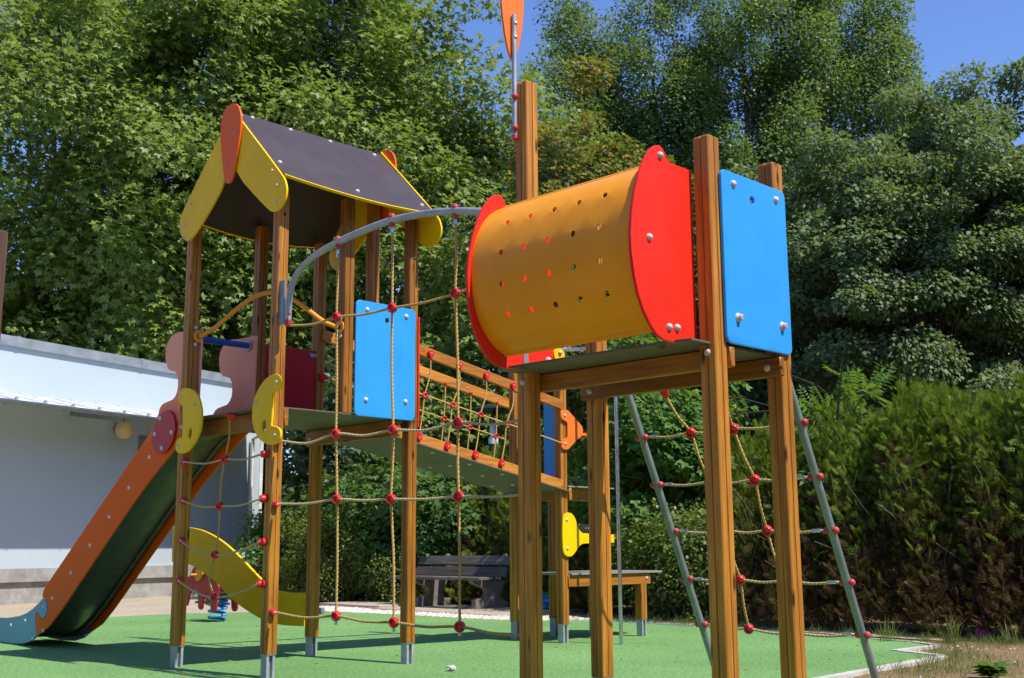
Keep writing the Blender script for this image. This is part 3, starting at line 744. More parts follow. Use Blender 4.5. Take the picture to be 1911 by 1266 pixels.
for k in range(3):
    tv, tz = topv[k]
    P = [(5.09, tv, tz - .045)]
    for i in range(4):
        P.append((5.09, rows[i][k + 1][0], rows[i][k + 1][1]))
    Q = []
    for i in range(len(P) - 1):
        Q.append(P[i]); a, b = P[i], P[i + 1]
        Q.append((5.09, (a[1] + b[1]) / 2 + random.uniform(-.012, .012), (a[2] + b[2]) / 2))
    Q.append((5.09, P[-1][1], P[-1][2] - .02))
    rope(Q, NT, .0095)
    mb = MB().ball((5.09, tv, tz + .028), .024); mb.ball((5.09, tv, tz - .028), .024)
    mb.lathe((5.09, tv, tz - .05), (0, 0, -1), [(.006, 0), (.012, .01), (.012, .06), (.009, .065)], 10, 1)
    mb.build('tube_clamp', ['ball_red', 'bright_steel'], NT)
    for i in range(4):
        v, z = rows[i][k + 1]
        connector((5.09, v, z), (1, .25, 0), NT, 1.0)
    v, z = rows[3][k + 1]
    MB().lathe((5.09, v, z - .03), (0, 0, -1), [(.010, 0), (.010, .028), (.006, .032), (0, .032)], 8).build('ferrule', 'bright_steel', NT)

# ------------------------------------------------------------------ sloping net with two leaning tubes
SN = thing('climbing_net', (6.2, 4.1, 0), 'sloping rope net slung between two leaning grey tubes by hedge', 'climbing net')
balls1 = [(5.922, 1.652), (6.066, 1.352), (6.217, 1.053), (6.359, .745), (6.503, .445)]
balls2 = [(5.864, 1.650), (6.004, 1.346), (6.147, 1.041), (6.298, .741), (6.445, .434)]
for vv, bs, top in ((4.70, balls1, (5.745, 2.02)), (3.50, balls2, (5.70, 2.02))):
    a, b = bs[0], bs[-1]; sl_ = (b[0] - a[0]) / (b[1] - a[1]); x0 = b[0] + sl_ * (-.02 - b[1])
    mb = MB().tube([(x0, vv, -.02), (a[0], vv, a[1]), (a[0] + sl_ * .3, vv, a[1] + .3), (a[0] + sl_ * .36 - .05, vv, a[1] + .43)], .0235, 16)
    t = mb.build('leaning_tube', ['tube_steel'], SN)
    for x, z in bs:
        m2 = MB()
        for s_ in (-1, 1): m2.ball((x, vv + s_ * .030, z), .0215)
        m2.build('tube_clamp', ['ball_red'], t)
cols1 = [.32, .345, .36, .345, .30]; cols2 = [.62, .66, .64, .665, .64]
nodes = {}
for i in range(5):
    a = Vector((balls1[i][0], 4.70 - .055, balls1[i][1])); b = Vector((balls2[i][0], 3.50 + .055, balls2[i][1]))
    g1, g2 = cols1[i], cols2[i]
    n1, n2 = a.lerp(b, g1), a.lerp(b, g2)
    if i == 4: n1.z -= .01; n2.z -= .02
    nodes[i] = (n1, n2)
    P = [a, a.lerp(n1, .5) + Vector((0, 0, -.012)), n1, n1.lerp(n2, .5) + Vector((0, 0, -.012)), n2, n2.lerp(b, .5) + Vector((0, 0, -.012)), b]
    rope(P, SN, .0085, 'pale_rope')
    for p, d in ((a, Vector((0, -1, 0))), (b, Vector((0, 1, 0)))):
        MB().lathe(p + d * .01, d, [(.004, -.012), (.005, 0), (.009, .004), (.0105, .01), (.0105, .06), (.008, .066)], 10).build('ferrule', 'bright_steel', SN)
for k in range(2):
    tp = Vector((5.715, 4.34 if k == 0 else 3.92, 1.872))
    P = [tp] + [nodes[i][k] for i in range(5)]
    Q = []
    for i in range(len(P) - 1):
        Q += [P[i], P[i].lerp(P[i + 1], .5) + Vector((-.015, random.uniform(-.008, .008), -.012))]
    Q.append(P[-1]); rope(Q, SN, .0085)
    MB().lathe(tp + Vector((-.03, 0, .055)), (.5, 0, -1), [(.0, 0), (.028, .0), (.032, .012), (.030, .035), (.018, .07), (.008, .078), (0, .078)], 16).build('end_cap', 'cap_red', SN)
    for i in range(5): connector(nodes[i][k], (.9, .25, .35), SN, .92)

# ------------------------------------------------------------------ low third platform tower (behind)
Q1, Q2 = (8.96, 8.195), (8.95, 8.86)
T3 = thing('play_tower', (9.6, 8.5, 0), 'low timber platform tower with orange and yellow grips behind barrel tower', 'play tower', 'wooden play towers')
for (x, y), t in ((Q1, 3.12), (Q2, 3.12), ((9.66, 8.96), 1.56), ((9.66, 8.25), 1.56)): post(x, y, .19, t, PW, T3)
post(10.21, 8.176, .18, .565, PW, T3); post(10.21, 8.86, .18, .565, PW, T3)
mb = MB().plate([(9.0, 8.13), (9.74, 8.13), (9.74, 9.02), (9.0, 9.02)], 'z', 1.572, .014, bev=.003); mb.build('deck', ['deck_edge'], T3)
MB().plate([(9.0, 8.10), (10.5, 8.10), (10.57, 8.15), (10.60, 8.25), (10.60, 8.82), (10.5, 8.95), (9.0, 8.95)], 'z', .674, .02, bev=.004).build('deck', ['deck_edge'], T3)
mb = MB().box(9.02, 9.062, 8.135, 9.03, 1.44, 1.57, 0, .005); mb.box(9.01, 9.72, 8.24, 8.282, 1.438, 1.569, 0, .005); mb.build('beam', ['wood_y'], T3)
mb = MB().box(8.985, 10.33, 8.128, 8.170, .555, .672, 0, .005); mb.dome((10.26, 8.128, .62), (0, -1, 0), .018, .013); mb.build('beam', ['wood_x', 'bolt'], T3)
orp = [(8.955, 2.372), (8.99, 2.375), (9.021, 2.362), (9.211, 2.228), (9.235, 2.185), (9.226, 2.137), (9.03, 1.988), (9.0, 1.964), (8.963, 1.957), (8.92, 1.962), (8.893, 1.985), (8.884, 2.02), (8.897, 2.055), (8.93, 2.07), (8.98, 2.078), (8.989, 2.10), (8.989, 2.235), (8.975, 2.252), (8.937, 2.262), (8.90, 2.28), (8.888, 2.315), (8.90, 2.35), (8.925, 2.368)]
mb = MB().plate(orp, 'y', 8.118, .022, bev=.006)
for a, b in ((8.945, 2.315), (8.95, 2.02)): mb.dome((a, 8.118, b), (0, -1, 0), .017, .015)
mb.box(9.175, 9.24, 8.14, 8.62, 2.09, 2.19, 0, .01)
mb.build('grip_plate', ['orange', 'bolt'], T3)
mb = MB().tube(smooth_path([(9.02, 8.16, 2.335), (9.1, 8.2, 2.32), (9.22, 8.26, 2.22), (9.34, 8.3, 2.16), (9.5, 8.32, 2.16)], .04), .02, 8); mb.build('grip_plate', ['crest_orange'], T3)
yl = [(8.991, 1.309), (9.03, 1.303), (9.062, 1.282), (9.088, 1.252), (9.107, 1.215), (9.122, 1.175), (9.138, 1.148), (9.17, 1.118), (9.21, 1.10), (9.50, 1.088), (9.71, 1.088), (9.71, 1.0), (9.50, 1.0), (9.207, .991), (9.16, .975), (9.12, .944), (9.09, .91), (9.053, .88), (9.025, .865), (8.994, .86), (8.955, .864), (8.923, .881), (8.903, .912), (8.893, .953), (8.888, 1.09), (8.894, 1.21), (8.905, 1.26), (8.925, 1.29), (8.96, 1.305)]
mb = MB().plate(yl, 'y', 8.118, .022, bev=.006)
for a, b in ((8.955, 1.235), (8.96, .945)): mb.dome((a, 8.118, b), (0, -1, 0), .017, .015)
mb.build('grip_plate', ['yellow', 'bolt'], T3)
mb = MB().plate([(9.112, 1.222), (9.16, 1.205), (9.232, 1.192), (9.6, 1.185), (9.6, 1.108), (9.3, 1.105), (9.2, 1.112), (9.14, 1.152)], 'y', 8.125, .06, bev=.005)
for a, b in ((9.145, 1.185), (9.26, 1.15), (9.30, 1.15)): mb.dome((a, 8.125, b), (0, -1, 0), .008, .005)
mb.build('rubber_pad', ['black', 'steel'], T3)
mb = MB().plate(rrect(8.27, 8.46, 1.62, 2.54, .03), 'x', 8.985, .018, bev=.004); mb.box(8.975, 8.984, 8.25, 8.33, 2.47, 2.52, 1, .002); mb.dome((8.975, 8.27, 2.495), (-1, 0, 0), .018, .014)
mb.build('wall_panel', ['blue', 'steel'], T3)
# fire pole, curved over to the post
FP = thing('fire_pole', (9.187, 7.62, 0), 'thin polished sliding pole beside the low platform tower', 'pole')
MB().tube(smooth_path([(9.187, 7.62, -.02), (9.187, 7.62, 1.5), (9.187, 7.62, 2.7), (9.185, 7.64, 2.86), (9.17, 7.72, 2.98), (9.13, 7.88, 3.02), (9.05, 8.06, 3.02), (8.98, 8.145, 3.02)], .06), .02, 12).build('pole', 'bright_steel', FP)
MB().box(8.94, 9.02, 8.138, 8.146, 2.97, 3.12, 0, .002).build('bracket', 'steel', FP)

# ------------------------------------------------------------------ rope bridge
BR = thing('rope_bridge', (7.75, 8.5, 0), 'sloping bridge with timber rails and rope net sides leading down from roofed tower', 'bridge')
vF, vB = 8.15, 8.905
def railz(u, z0, k=-.1815): return z0 + k * (u - 6.99)
def bar(v, u0, u1, zt, zb, name, mat='wood_x', bolts=()):
    k = -.1815
    c0 = (zt + zb) / 2
    mb = MB().obox((u0, v, railz(u0, c0)), (u1, v, railz(u1, c0)), .036, (zt - zb) * .985, 0, bev=.006)
    for u in bolts: mb.dome((u, v - .018, railz(u, c0)), (0, -1, 0), .011, .006)
    return mb.build(name, [mat, 'bright_steel'], BR)
bar(vF, 6.57, 8.93, 2.829, 2.727, 'rail')
bar(vB, 6.40, 8.94, 2.905, 2.798, 'rail', bolts=(7.16, 7.72, 8.27, 8.72))
bar(vF + .005, 6.57, 8.93, 1.996, 1.898, 'lower_rail')
bar(vB, 6.40, 8.94, 2.03, 1.935, 'lower_rail')
mb = MB().obox((6.56, (vF + vB) / 2, railz(6.56, 1.888)), (9.0, (vF + vB) / 2, railz(9.0, 1.888)), vB - vF + .10, .016, 0, bev=.003)
for u in (7.2, 7.68, 8.12, 8.55):
    for v in (8.22, 8.5, 8.8): mb.dome((u, v, railz(u, 1.880)), (0, 0, -1), .022, .012)
mb.build('deck', ['deck_hpl', 'bolt'], BR)
def clip(p, dn, axis=(0, -1, 0)):
    # teardrop rope clip screwed to the rail face
    u, v, z = p
    o = [(u + .031 * math.cos(t), z + .031 * math.sin(t) * 1.0) for t in np.linspace(R(-20), R(200), 12)] + [(u - .02, z - .032), (u - .008, z - .052), (u + .008, z - .052), (u + .02, z - .032)]
    if not dn: o = [(a, 2 * z - b) for a, b in o]
    mb = MB().plate(o, 'y', v - .036, .036, bev=.006); mb.dome((u, v - .036, z), (0, -1, 0), .009, .005)
    return mb.build('rope_clip', ['cap_red', 'steel'], BR)
fu = [6.72, 7.079, 7.449, 7.806, 8.179, 8.54]
lu = [6.57 + .0, 6.949, 7.300, 7.661, 8.015, 8.37]
mz = [2.41, 2.356, 2.295, 2.230, 2.167, 2.105]; mu = [6.66, 7.010, 7.360, 7.726, 8.085, 8.44]
for k in range(6):
    zt, zl = railz(fu[k], 2.775), railz(lu[k], 1.95)
    if k: clip((fu[k], vF - .018, zt), True)
    if k: clip((lu[k], vF - .014, zl), False)
    yv = vF - .035
    rope([(fu[k], yv, zt - .05), (fu[k] - .005, yv, lerp(zt, mz[k], .5)), (mu[k], yv, mz[k]), (mu[k] - .03, yv, lerp(mz[k], zl, .5)), (lu[k], yv, zl + .045)], BR, .0075)
    connector((mu[k], yv, mz[k]), (.35, 1, 0), BR, .82)
rope([(6.56, vF - .035, 2.43)] + [(mu[k], vF - .035, mz[k]) for k in range(6)] + [(8.90, vF - .035, 2.02)], BR, .0075)
bu = [6.85, 7.2, 7.56, 7.929, 8.292, 8.677]
for k in range(6):
    zt, zm, zl = railz(bu[k], 2.79), railz(bu[k], 2.44), railz(bu[k], 2.02)
    yv = vB - .03
    rope([(bu[k] + .02, yv, zt), (bu[k], yv, zm), (bu[k] - .06, yv, zl)], BR, .0075)
    connector((bu[k], yv, zm), (.35, 1, 0), BR, .82)
    MB().lathe((bu[k] + .02, yv, zt + .02), (0, 0, -1), [(.018, 0), (.02, .01), (.01, .03), (0, .032)], 10).build('rope_clip', 'cap_red', BR)
rope([(6.47, vB - .03, 2.545)] + [(bu[k], vB - .03, railz(bu[k], 2.44)) for k in range(6)] + [(8.93, vB - .03, railz(8.93, 2.44))], BR, .0075)
MB().plate([(6.38, 2.52), (6.42, 2.51), (6.48, 2.545), (6.42, 2.59), (6.38, 2.585)], 'y', 8.88, .035, bev=.006).build('rope_clip', 'cap_red', BR)

# ------------------------------------------------------------------ spring rider
SR = thing('spring_rider', (8.58, 14.18, 0), 'red spring rider on light blue coil seen beyond the yellow board', 'spring rider')
sp = [(14.667, .615), (14.585, .717), (14.465, .74), (14.345, .727), (14.233, .650), (14.09, .605), (13.99, .56), (13.925, .49), (13.907, .429), (13.95, .322), (13.953, .243), (13.956, .172), (13.985, .138), (14.029, .126), (14.075, .138), (14.101, .168), (14.119, .291), (14.15, .35), (14.20, .38), (14.25, .36), (14.277, .314), (14.302, .188), (14.325, .162), (14.361, .153), (14.40, .162), (14.425, .184), (14.436, .31), (14.46, .39), (14.517, .435), (14.604, .406), (14.655, .34), (14.70, .20), (14.76, .19), (14.79, .24), (14.76, .45), (14.72, .56)]
for u in (8.42, 8.74):
    mb = MB().plate(sp, 'x', u, .022, bev=.006); mb.dome((u, 14.45, .56), (-1, 0, 0), .022, .018); mb.build('side_panel', ['dark_red', 'pale_bolt'], SR)
MB().plate([(14.486, .69), (14.40, .70), (14.307, .674), (14.30, .63), (14.319, .60), (14.37, .55), (14.445, .527), (14.49, .56)], 'x', 8.395, .022, bev=.006).build('leg_guard', ['handle'], SR)
coil = [(8.58 + .115 * math.cos(a), 14.18 + .115 * math.sin(a), .02 + .34 * a / (2 * math.pi * 4)) for a in np.linspace(0, 2 * math.pi * 4, 90)]
MB().tube(coil, .019, 9).build('spring', 'spring_blue', SR)
mb = MB().box(8.45, 8.73, 13.95, 14.45, .37, .39, 0, .004); mb.build('seat', 'black', SR)
MB().tube([(8.58, 13.9, .24), (8.58, 14.75, .24)], .018, 10).build('foot_bar', 'deep_blue', SR)
MB().tube([(8.30, 14.45, .62), (8.86, 14.45, .62)], .016, 10).build('handle', 'handle', SR)

# ------------------------------------------------------------------ bench
BN = thing('park_bench', (12.9, 14.1, 0), 'weathered dark plank bench on concrete feet in front of the hedge', 'bench')
for v in (13.26, 14.62):
    lg = [(12.52, .03), (12.52, .17), (12.60, .19), (12.70, .17), (12.77, .26), (12.74, .33), (12.48, .42), (12.45, .45), (12.45, .47), (12.98, .44), (13.10, .46), (13.16, .44), (13.06, .24), (13.10, .16), (13.22, .12), (13.24, .03)]
    mb = MB().plate(lg, 'y', v, .10, bev=.008); mb.build('leg', 'bench_leg', BN)
    MB().obox((13.02, v + .05, .45), (13.22, v + .05, .86), .07, .05).build('back_support', 'bench_leg', BN)
for i, x in enumerate((12.42, 12.66)):
    MB().obox((x + .11, 13.08, .490), (x + .11, 15.27, .490), .22, .045, up=(0, 0, 1), bev=.006).build('seat_plank', 'bench_wood', BN)
nrm = (.42, 0, 1)
for zc, xc in ((.58, 13.02), (.755, 13.10)):
    MB().obox((xc, 13.08, zc), (xc, 15.27, zc), .045, .155, up=(.42, 0, 1), bev=.007).build('back_plank', 'bench_wood', BN)

# ------------------------------------------------------------------ building
wd = Vector((.964, .266, 0)); wn = Vector((-.2656, .9641, 0)); w0 = Vector((8.71, 21.823, 0))
BD = thing('building', (8.71, 21.823, 0), 'low white rendered building with grey gutter along shaded wall', 'building')
def W(s, off, z): q = w0 + wd * s + wn * off; return (q.x, q.y, z)
def wbox(name, s0, s1, o0, o1, z0, z1, mat, parent=BD, bev=.0):
    q = MB(); vs = [W(s, o, z) for s in (s0, s1) for o in (o0, o1) for z in (z0, z1)]
    q.add(vs, [(0, 1, 3, 2), (4, 6, 7, 5), (0, 4, 5, 1), (2, 3, 7, 6), (0, 2, 6, 4), (1, 5, 7, 3)])
    return q.build(name, mat, parent)
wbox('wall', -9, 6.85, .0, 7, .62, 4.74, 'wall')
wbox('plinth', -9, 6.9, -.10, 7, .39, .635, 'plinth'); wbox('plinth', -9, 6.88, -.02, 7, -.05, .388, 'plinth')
q = MB()
for s0, s1 in ((-9, -5.2), (-5.19, -2.7), (-2.69, -.06), (-.05, 3.0), (3.01, 6.93)):
    vs = [W(s, o, z) for s in (s0, s1) for o in (-.07, 7.1) for z in (4.74, 4.93)]
    q.add(vs, [(0, 1, 3, 2), (4, 6, 7, 5), (0, 4, 5, 1), (2, 3, 7, 6), (0, 2, 6, 4), (1, 5, 7, 3)])
    vs = [W(s, o, z) for s in (s1 - .03, s1 + .03) for o in (-.08, 7.1) for z in (4.735, 4.94)]
    q.add(vs, [(0, 1, 3, 2), (4, 6, 7, 5), (0, 4, 5, 1), (2, 3, 7, 6), (0, 2, 6, 4), (1, 5, 7, 3)])
q.build('roof_cap', 'lead', BD)
q = MB(); vs = [W(-9, -1.55, 3.50), W(6.3, -1.55, 3.50), W(6.3, -.002, 3.86), W(-9, -.002, 3.86)]
q.add(vs + [(x, y, z - .05) for x, y, z in vs], [(0, 1, 2, 3), (4, 7, 6, 5), (0, 4, 5, 1), (1, 5, 6, 2), (3, 2, 6, 7), (0, 3, 7, 4)])
for i in range(26):
    s = -8.9 + i * .6; a, b = Vector(W(s, -1.54, 3.515)), Vector(W(s, -.01, 3.872)); q.obox(a, b, .05, .05, 0, bev=0)
    q.lathe(W(s, -1.5, 3.53), (0, 0, 1), [(.03, 0), (.035, .03), (.02, .05), (0, .055)], 8, 1)
q.build('awning_roof', ['awning', 'gutter'], BD)
q = MB()
prof = [( .075 * math.cos(t), .075 * math.sin(t)) for t in np.linspace(math.pi, 2 * math.pi, 9)]
for s0, s1 in ((-9, 6.3),):
    ring = []
    for s in (s0, s1):
        for a, b in prof: ring.append(W(s, -1.62 + a, 3.50 + b))
    n = len(prof); q.add(ring, [(k, k + 1, n + k + 1, n + k) for k in range(n - 1)])
for i in range(13): q.tube([W(-8.6 + i * 1.2 + .0, -1.62 + a * 1.08, 3.50 + b * 1.08) for a, b in prof], .012, 6)
q.build('gutter', 'gutter', BD)
for s in (-6, -2.2, 1.3): MB().obox(W(s, -1.5, 3.40), W(s, 0, 3.62), .05, .10).build('awning_bracket', 'gutter', BD)
MB().tube([W(6.45, -.09, .3), W(6.45, -.09, 3.5), W(6.45, -.4, 3.62)], .045, 12).build('downpipe', 'awning', BD)
wbox('corner_trim', 6.80, 6.90, -.03, .1, .64, 3.9, 'awning')
wbox('vent', 3.05, 3.45, -.03, 0.05, 3.0, 3.32, 'gutter')
WLp = thing('wall_lamp', W(2.456, 0, 3.39), 'round yellowed globe lamp on the shaded white wall', 'lamp')
c = Vector(W(2.456, -.24, 3.38)); MB().ball(c, .19, 0, 24).build('globe', 'lamp_globe', WLp)
MB().lathe(W(2.456, -.0, 3.38), -wn, [(.09, 0), (.09, .03), (.05, .05), (.05, .1), (0, .1)], 14).build('base', 'gutter', WLp)

# ------------------------------------------------------------------ small things
lx, ly = 15.05, 15.46
LP = thing('garden_lamp', (lx, ly, 0), 'dark green park lamp with flat disc top behind the rope bridge', 'lamp')
MB().tube([(lx, ly, -.02), (lx, ly, 2.3), (lx, ly, 2.86)], [.10, .085, .08], 12).build('post', 'green_paint', LP)
MB().lathe((lx, ly, 2.86), (0, 0, 1), [(.09, 0), (.10, .10), (.06, .14), (.075, .24), (.06, .32), (.03, .36), (0, .36)], 14).build('lantern', 'awning', LP)
MB().lathe((lx, ly, 3.50), (0, 0, 1), [(.02, -.32), (.03, -.05), (.40, -.04), (.42, 0), (.32, .05), (.12, .10), (0, .11)], 28).build('disc_shade', 'green_paint', LP)
WP = thing('wooden_post', (2.52, 6.93, 0), 'brown timber post cut by the left edge of view', 'post')
mb = MB(); 
x, y = 2.575, 6.90
mb.box(x - .055, x + .055, y - .055, y + .055, -.02, 2.835, 0, .012); mb.build('upright', 'old_post', WP)
def rock(name, loc, r, mat, label, cat):
    bm = bmesh.new(); bmesh.ops.create_icosphere(bm, subdivisions=2, radius=r)
    rng = random.Random(5)
    for v in bm.verts: v.co = Vector((v.co.x * 1.25, v.co.y, v.co.z * .7)) * rng.uniform(.8, 1.15)
    mb = MB(); mb.bm(bm, 0, Matrix.Translation(loc)); return tag(mb.build(name, mat, None, flat=True), label, cat)
rock('stone', (6.36, 7.02, .022), .035, 'stone', 'small pale stone lying on the green rubber surface', 'stone')
def crumple(name, c, du, dv, dz, mat, label, cat, seed):
    rng = np.random.default_rng(seed); n = 14; mb = MB(); vs = []
    for i in range(n):
        for j in range(n):
            a, b = i / (n - 1) - .5, j / (n - 1) - .5
            vs.append((c[0] + rng.normal(0, .03) + du * a * .3, c[1] + dv * b * 2 + rng.normal(0, .015), max(.0, c[2] + dz * (a + .5) * (1 - 1.2 * abs(b)) + rng.normal(0, .012))))
    mb.add(vs, [(i * n + j, i * n + j + 1, (i + 1) * n + j + 1, (i + 1) * n + j) for i in range(n - 1) for j in range(n - 1)])
    return tag(mb.build(name, mat), label, cat)
crumple('pink_cloth', (12.14, 5.25, .0), .25, .06, .27, 'pink', 'bright pink cloth half hidden at the foot of the hedge', 'cloth', 2)
crumple('tarpaulin', (13.25, 12.72, .05), .4, .35, .30, 'tarp', 'light blue tarpaulin on the ground beside the bench', 'tarpaulin', 3)

# ------------------------------------------------------------------ foliage
def kite(l, w, ang=0., x0=0., y0=0., z=.0, fold=.06):
    p = [(0, 0, 0), (.45 * l, -w / 2, fold * l), (l, 0, z), (.45 * l, w / 2, fold * l)]
    c, s = math.cos(ang), math.sin(ang)
    return [(x0 + a * c - b * s, y0 + a * s + b * c, zz) for a, b, zz in p]
def quads(*ks):
    v = np.array([p for k in ks for p in k], dtype=np.float64); f = np.arange(len(v)).reshape(-1, 4); return v, f
TPL = {
 'ovate': quads(kite(1, .72)),
 'narrow': quads(kite(1.15, .42)),
 'palmate': quads(kite(1, .50, 0, z=-.08), kite(.85, .46, R(58), z=-.05), kite(.85, .46, R(-58), z=-.05), kite(.5, .4, R(125)), ),
 'lobed': quads(kite(1, .52, 0, z=-.08), kite(.82, .5, R(60)), kite(.82, .5, R(-60))),
 'spray': quads(kite(1, .09), *[kite(.5 - .3 * t, .07, sgn * R(38), t, 0) for t in (.12, .32, .52, .7) for sgn in (-1, 1)]),
 'pinnate': quads(*[kite(.30, .105, sgn * R(66), t, 0, z=-.09, fold=.0) for t in (.12, .28, .44, .6, .76, .9) for sgn in (-1, 1)], kite(.3, .1, 0, .95)),
 'twig': quads(kite(1, .03)),
 'blade': quads([(0, -.012, 0), (.6, -.016, .02), (.6, .016, .02), (0, .012, 0)], [(.6, -.016, .02), (1, 0, -.08), (1, .001, -.08), (.6, .016, .02)]),
}
# connected blades
def foliage(name, mats, pos, axis, nrm, size, tpl, parent=None, mi=None, rng=None):
    V, F = TPL[tpl]
    N = len(pos)
    ax = axis / (np.linalg.norm(axis, axis=1, keepdims=True) + 1e-9)
    nr = nrm - ax * (nrm * ax).sum(1, keepdims=True); nr /= (np.linalg.norm(nr, axis=1, keepdims=True) + 1e-9)
    sd = np.cross(nr, ax)
    co = pos[:, None, :] + size[:, None, None] * (V[None, :, 0, None] * ax[:, None, :] + V[None, :, 1, None] * sd[:, None, :] + V[None, :, 2, None] * nr[:, None, :])
    o = np.array(wloc(parent)) if parent else np.zeros(3)
    co = (co - o).reshape(-1, 3)
    fc = (F[None] + (np.arange(N) * len(V))[:, None, None]).reshape(-1)
    nf = N * len(F)
    me = bpy.data.meshes.new(name)
    me.vertices.add(len(co)); me.vertices.foreach_set('co', co.astype(np.float32).ravel())
    me.loops.add(nf * 4); me.loops.foreach_set('vertex_index', fc.astype(np.int32))
    me.polygons.add(nf); me.polygons.foreach_set('loop_start', np.arange(0, nf * 4, 4, dtype=np.int32))
    if not isinstance(mats, (list, tuple)): mats = [mats]
    for m in mats: me.materials.append(M[m])
    if mi is not None: me.polygons.foreach_set('material_index', np.repeat(mi, len(F)).astype(np.int32))
    me.update(calc_edges=True)
    ob = bpy.data.objects.new(name, me); COL.objects.link(ob)
    if parent: ob.parent = parent
    return ob

FW = Vector((.7095, .7048, 0)); RT = Vector((.7056, -.7086, 0))
def place(px, depth):
    """ground point seen at column px (of 1911) and that depth: only used to lay out the planting"""
    q = FW * depth + RT * ((px - 955) / 2160 * depth); return q.x, q.y

def crown_points(rng, c, rad, ncl, clr, per, flat=.7, shell=(.5, 1.0), lump=.22, outer=.7):
    """clumps of leaves through an ellipsoidal crown, denser towards the outside"""
    d = rng.normal(size=(ncl, 3)); d /= np.linalg.norm(d, axis=1, keepdims=True)
    ph = rng.uniform(0, 6.28, 6)
    lum = 1 + lump * (np.sin(3 * d[:, 0] + ph[0]) * np.cos(3.4 * d[:, 1] + ph[1]) + .7 * np.sin(5.3 * d[:, 2] + 4 * d[:, 0] + ph[2]))
    rr = rng.uniform(shell[0] ** 3, shell[1] ** 3, ncl) ** (1 / 3) * lum
    cc = np.array(c) + d * rr[:, None] * np.array(rad)
    cs = clr * rng.uniform(.6, 1.35, ncl)
    n = np.maximum(8, (per * (cs / clr) ** 2 * rng.uniform(.7, 1.2, ncl))).astype(int)
    idx = np.repeat(np.arange(ncl), n); N = len(idx)
    dd = rng.normal(size=(N, 3)); dd /= np.linalg.norm(dd, axis=1, keepdims=True)
    r2 = rng.uniform(0, 1, N) ** (1 / 2.4)
    off = dd * r2[:, None] * cs[idx][:, None]; off[:, 2] *= flat
    return cc, cs, idx, cc[idx] + off, dd, d[idx]

def branches(mb, rng, base, top, cc, rad, r0, k=26, mi=0):
    base = Vector(base); top = Vector(top)
    pts = [base.lerp(top, t) + Vector((rng.normal(0, .12), rng.normal(0, .12), 0)) * (1 if 0 < t < 1 else 0) for t in (0, .2, .4, .6, .8, 1)]
    pp = smooth_path(pts, .4); n = len(pp)
    mb.tube(pp, [r0 * (1.15 - .95 * i / (n - 1)) for i in range(n)], 10, mi)
    sel = rng.permutation(len(cc))[:k]
    for j in sel:
        e = Vector(cc[j]); f = min(.92, max(.18, (e.z - base.z) / max(.1, top.z - base.z) - .22))
        a = pp[int(f * (n - 1))]
        m = a.lerp(e, .5) + Vector((rng.normal(0, .2), rng.normal(0, .2), rng.uniform(0, .5)))
        br = smooth_path([a, m, e], .5); nb = len(br); rb = r0 * (.42 - .25 * f)
        mb.tube(br, [max(.012, rb * (1 - .93 * i / (nb - 1))) for i in range(nb)], 6, mi)
        for q in range(4):
            s_ = br[int(nb * rng.uniform(.45, .95))]; t_ = s_ + Vector((rng.normal(0, .7), rng.normal(0, .7), rng.normal(.15, .5)))
            mb.tube([s_, s_.lerp(t_, .5) + Vector((0, 0, .08)), t_], [.02, .012, .005], 5, mi)

def tree(name, px, depth, zc, rad, ncl, clr, per, leaf, lsize, mat, label, group, seed, tpl='palmate', r0=.22, bark='bark', ground=0., flat=.7, shell=(.5, 1.), seedfrac=0, droop=.55, cat='tree', up=.8, kbr=26):
    rng = np.random.default_rng(seed)
    x, y = place(px, depth)
    T = thing(name, (x, y, 0), label, cat, group)
    c = (x, y, zc)
    cc, cs, idx, P, dd, dc = crown_points(rng, c, rad, ncl, clr, per, flat, shell, .30)
    N = len(P)
    ax = dd * .7 + dc * .35 + rng.normal(0, .45, (N, 3)); ax[:, 2] -= droop
    nr = dd * .38 + dc * .30 + rng.normal(0, .30, (N, 3)); nr[:, 2] += up; nr[:, 1] -= .55
    sz = lsize * rng.uniform(.62, 1.25, N)
    mi = None; mats = [mat]
    if seedfrac:
        fr = rng.uniform(0, 1, len(cc)) * .6 + .5 * np.clip((cc[:, 2] - zc) / rad[2] + .2, 0, 1)
        mi = (rng.uniform(0, 1, N) < seedfrac * fr[idx]).astype(int); mats = [mat, 'seed']
    foliage('crown', mats, P, ax, nr, sz, tpl, T, mi)
    mb = MB(); branches(mb, rng, (x, y, -.1), (x + rng.normal(0, .4), y + rng.normal(0, .4), zc + rad[2] * .65), cc, rad, r0, kbr)
    mb.build('trunk', bark, T, ang=60)
    return T

gT = 'tall trees behind the playground'
tree('plane_tree', 40, 34, 11.6, (6.0, 5.6, 8.0), 210, 1.12, 330, 'p', .165, 'leaf_plane', 'leafy plane tree rising behind the white building at far left', gT, 1, 'palmate', .30, 'pale_bark', flat=.95, droop=.3)
tree('plane_tree', 330, 33, 12.2, (5.2, 5.0, 8.4), 200, 1.08, 330, 'p', .165, 'leaf_plane', 'leafy plane tree rising straight behind the gabled tower roof', gT, 2, 'palmate', .28, 'pale_bark', flat=.95, droop=.3)
tree('plane_tree', 600, 33, 12.4, (4.8, 4.6, 8.4), 195, 1.05, 330, 'p', .165, 'leaf_plane', 'leafy plane tree with open top left of orange paddle', gT, 3, 'palmate', .26, 'pale_bark', flat=.95, droop=.3)
tree('plane_tree', 855, 30, 8.9, (2.95, 2.7, 5.7), 105, .9, 300, 'p', .15, 'leaf_plane', 'smaller plane tree seen beneath the arched grey tube', gT, 4, 'palmate', .18, 'pale_bark', flat=.95, droop=.3)
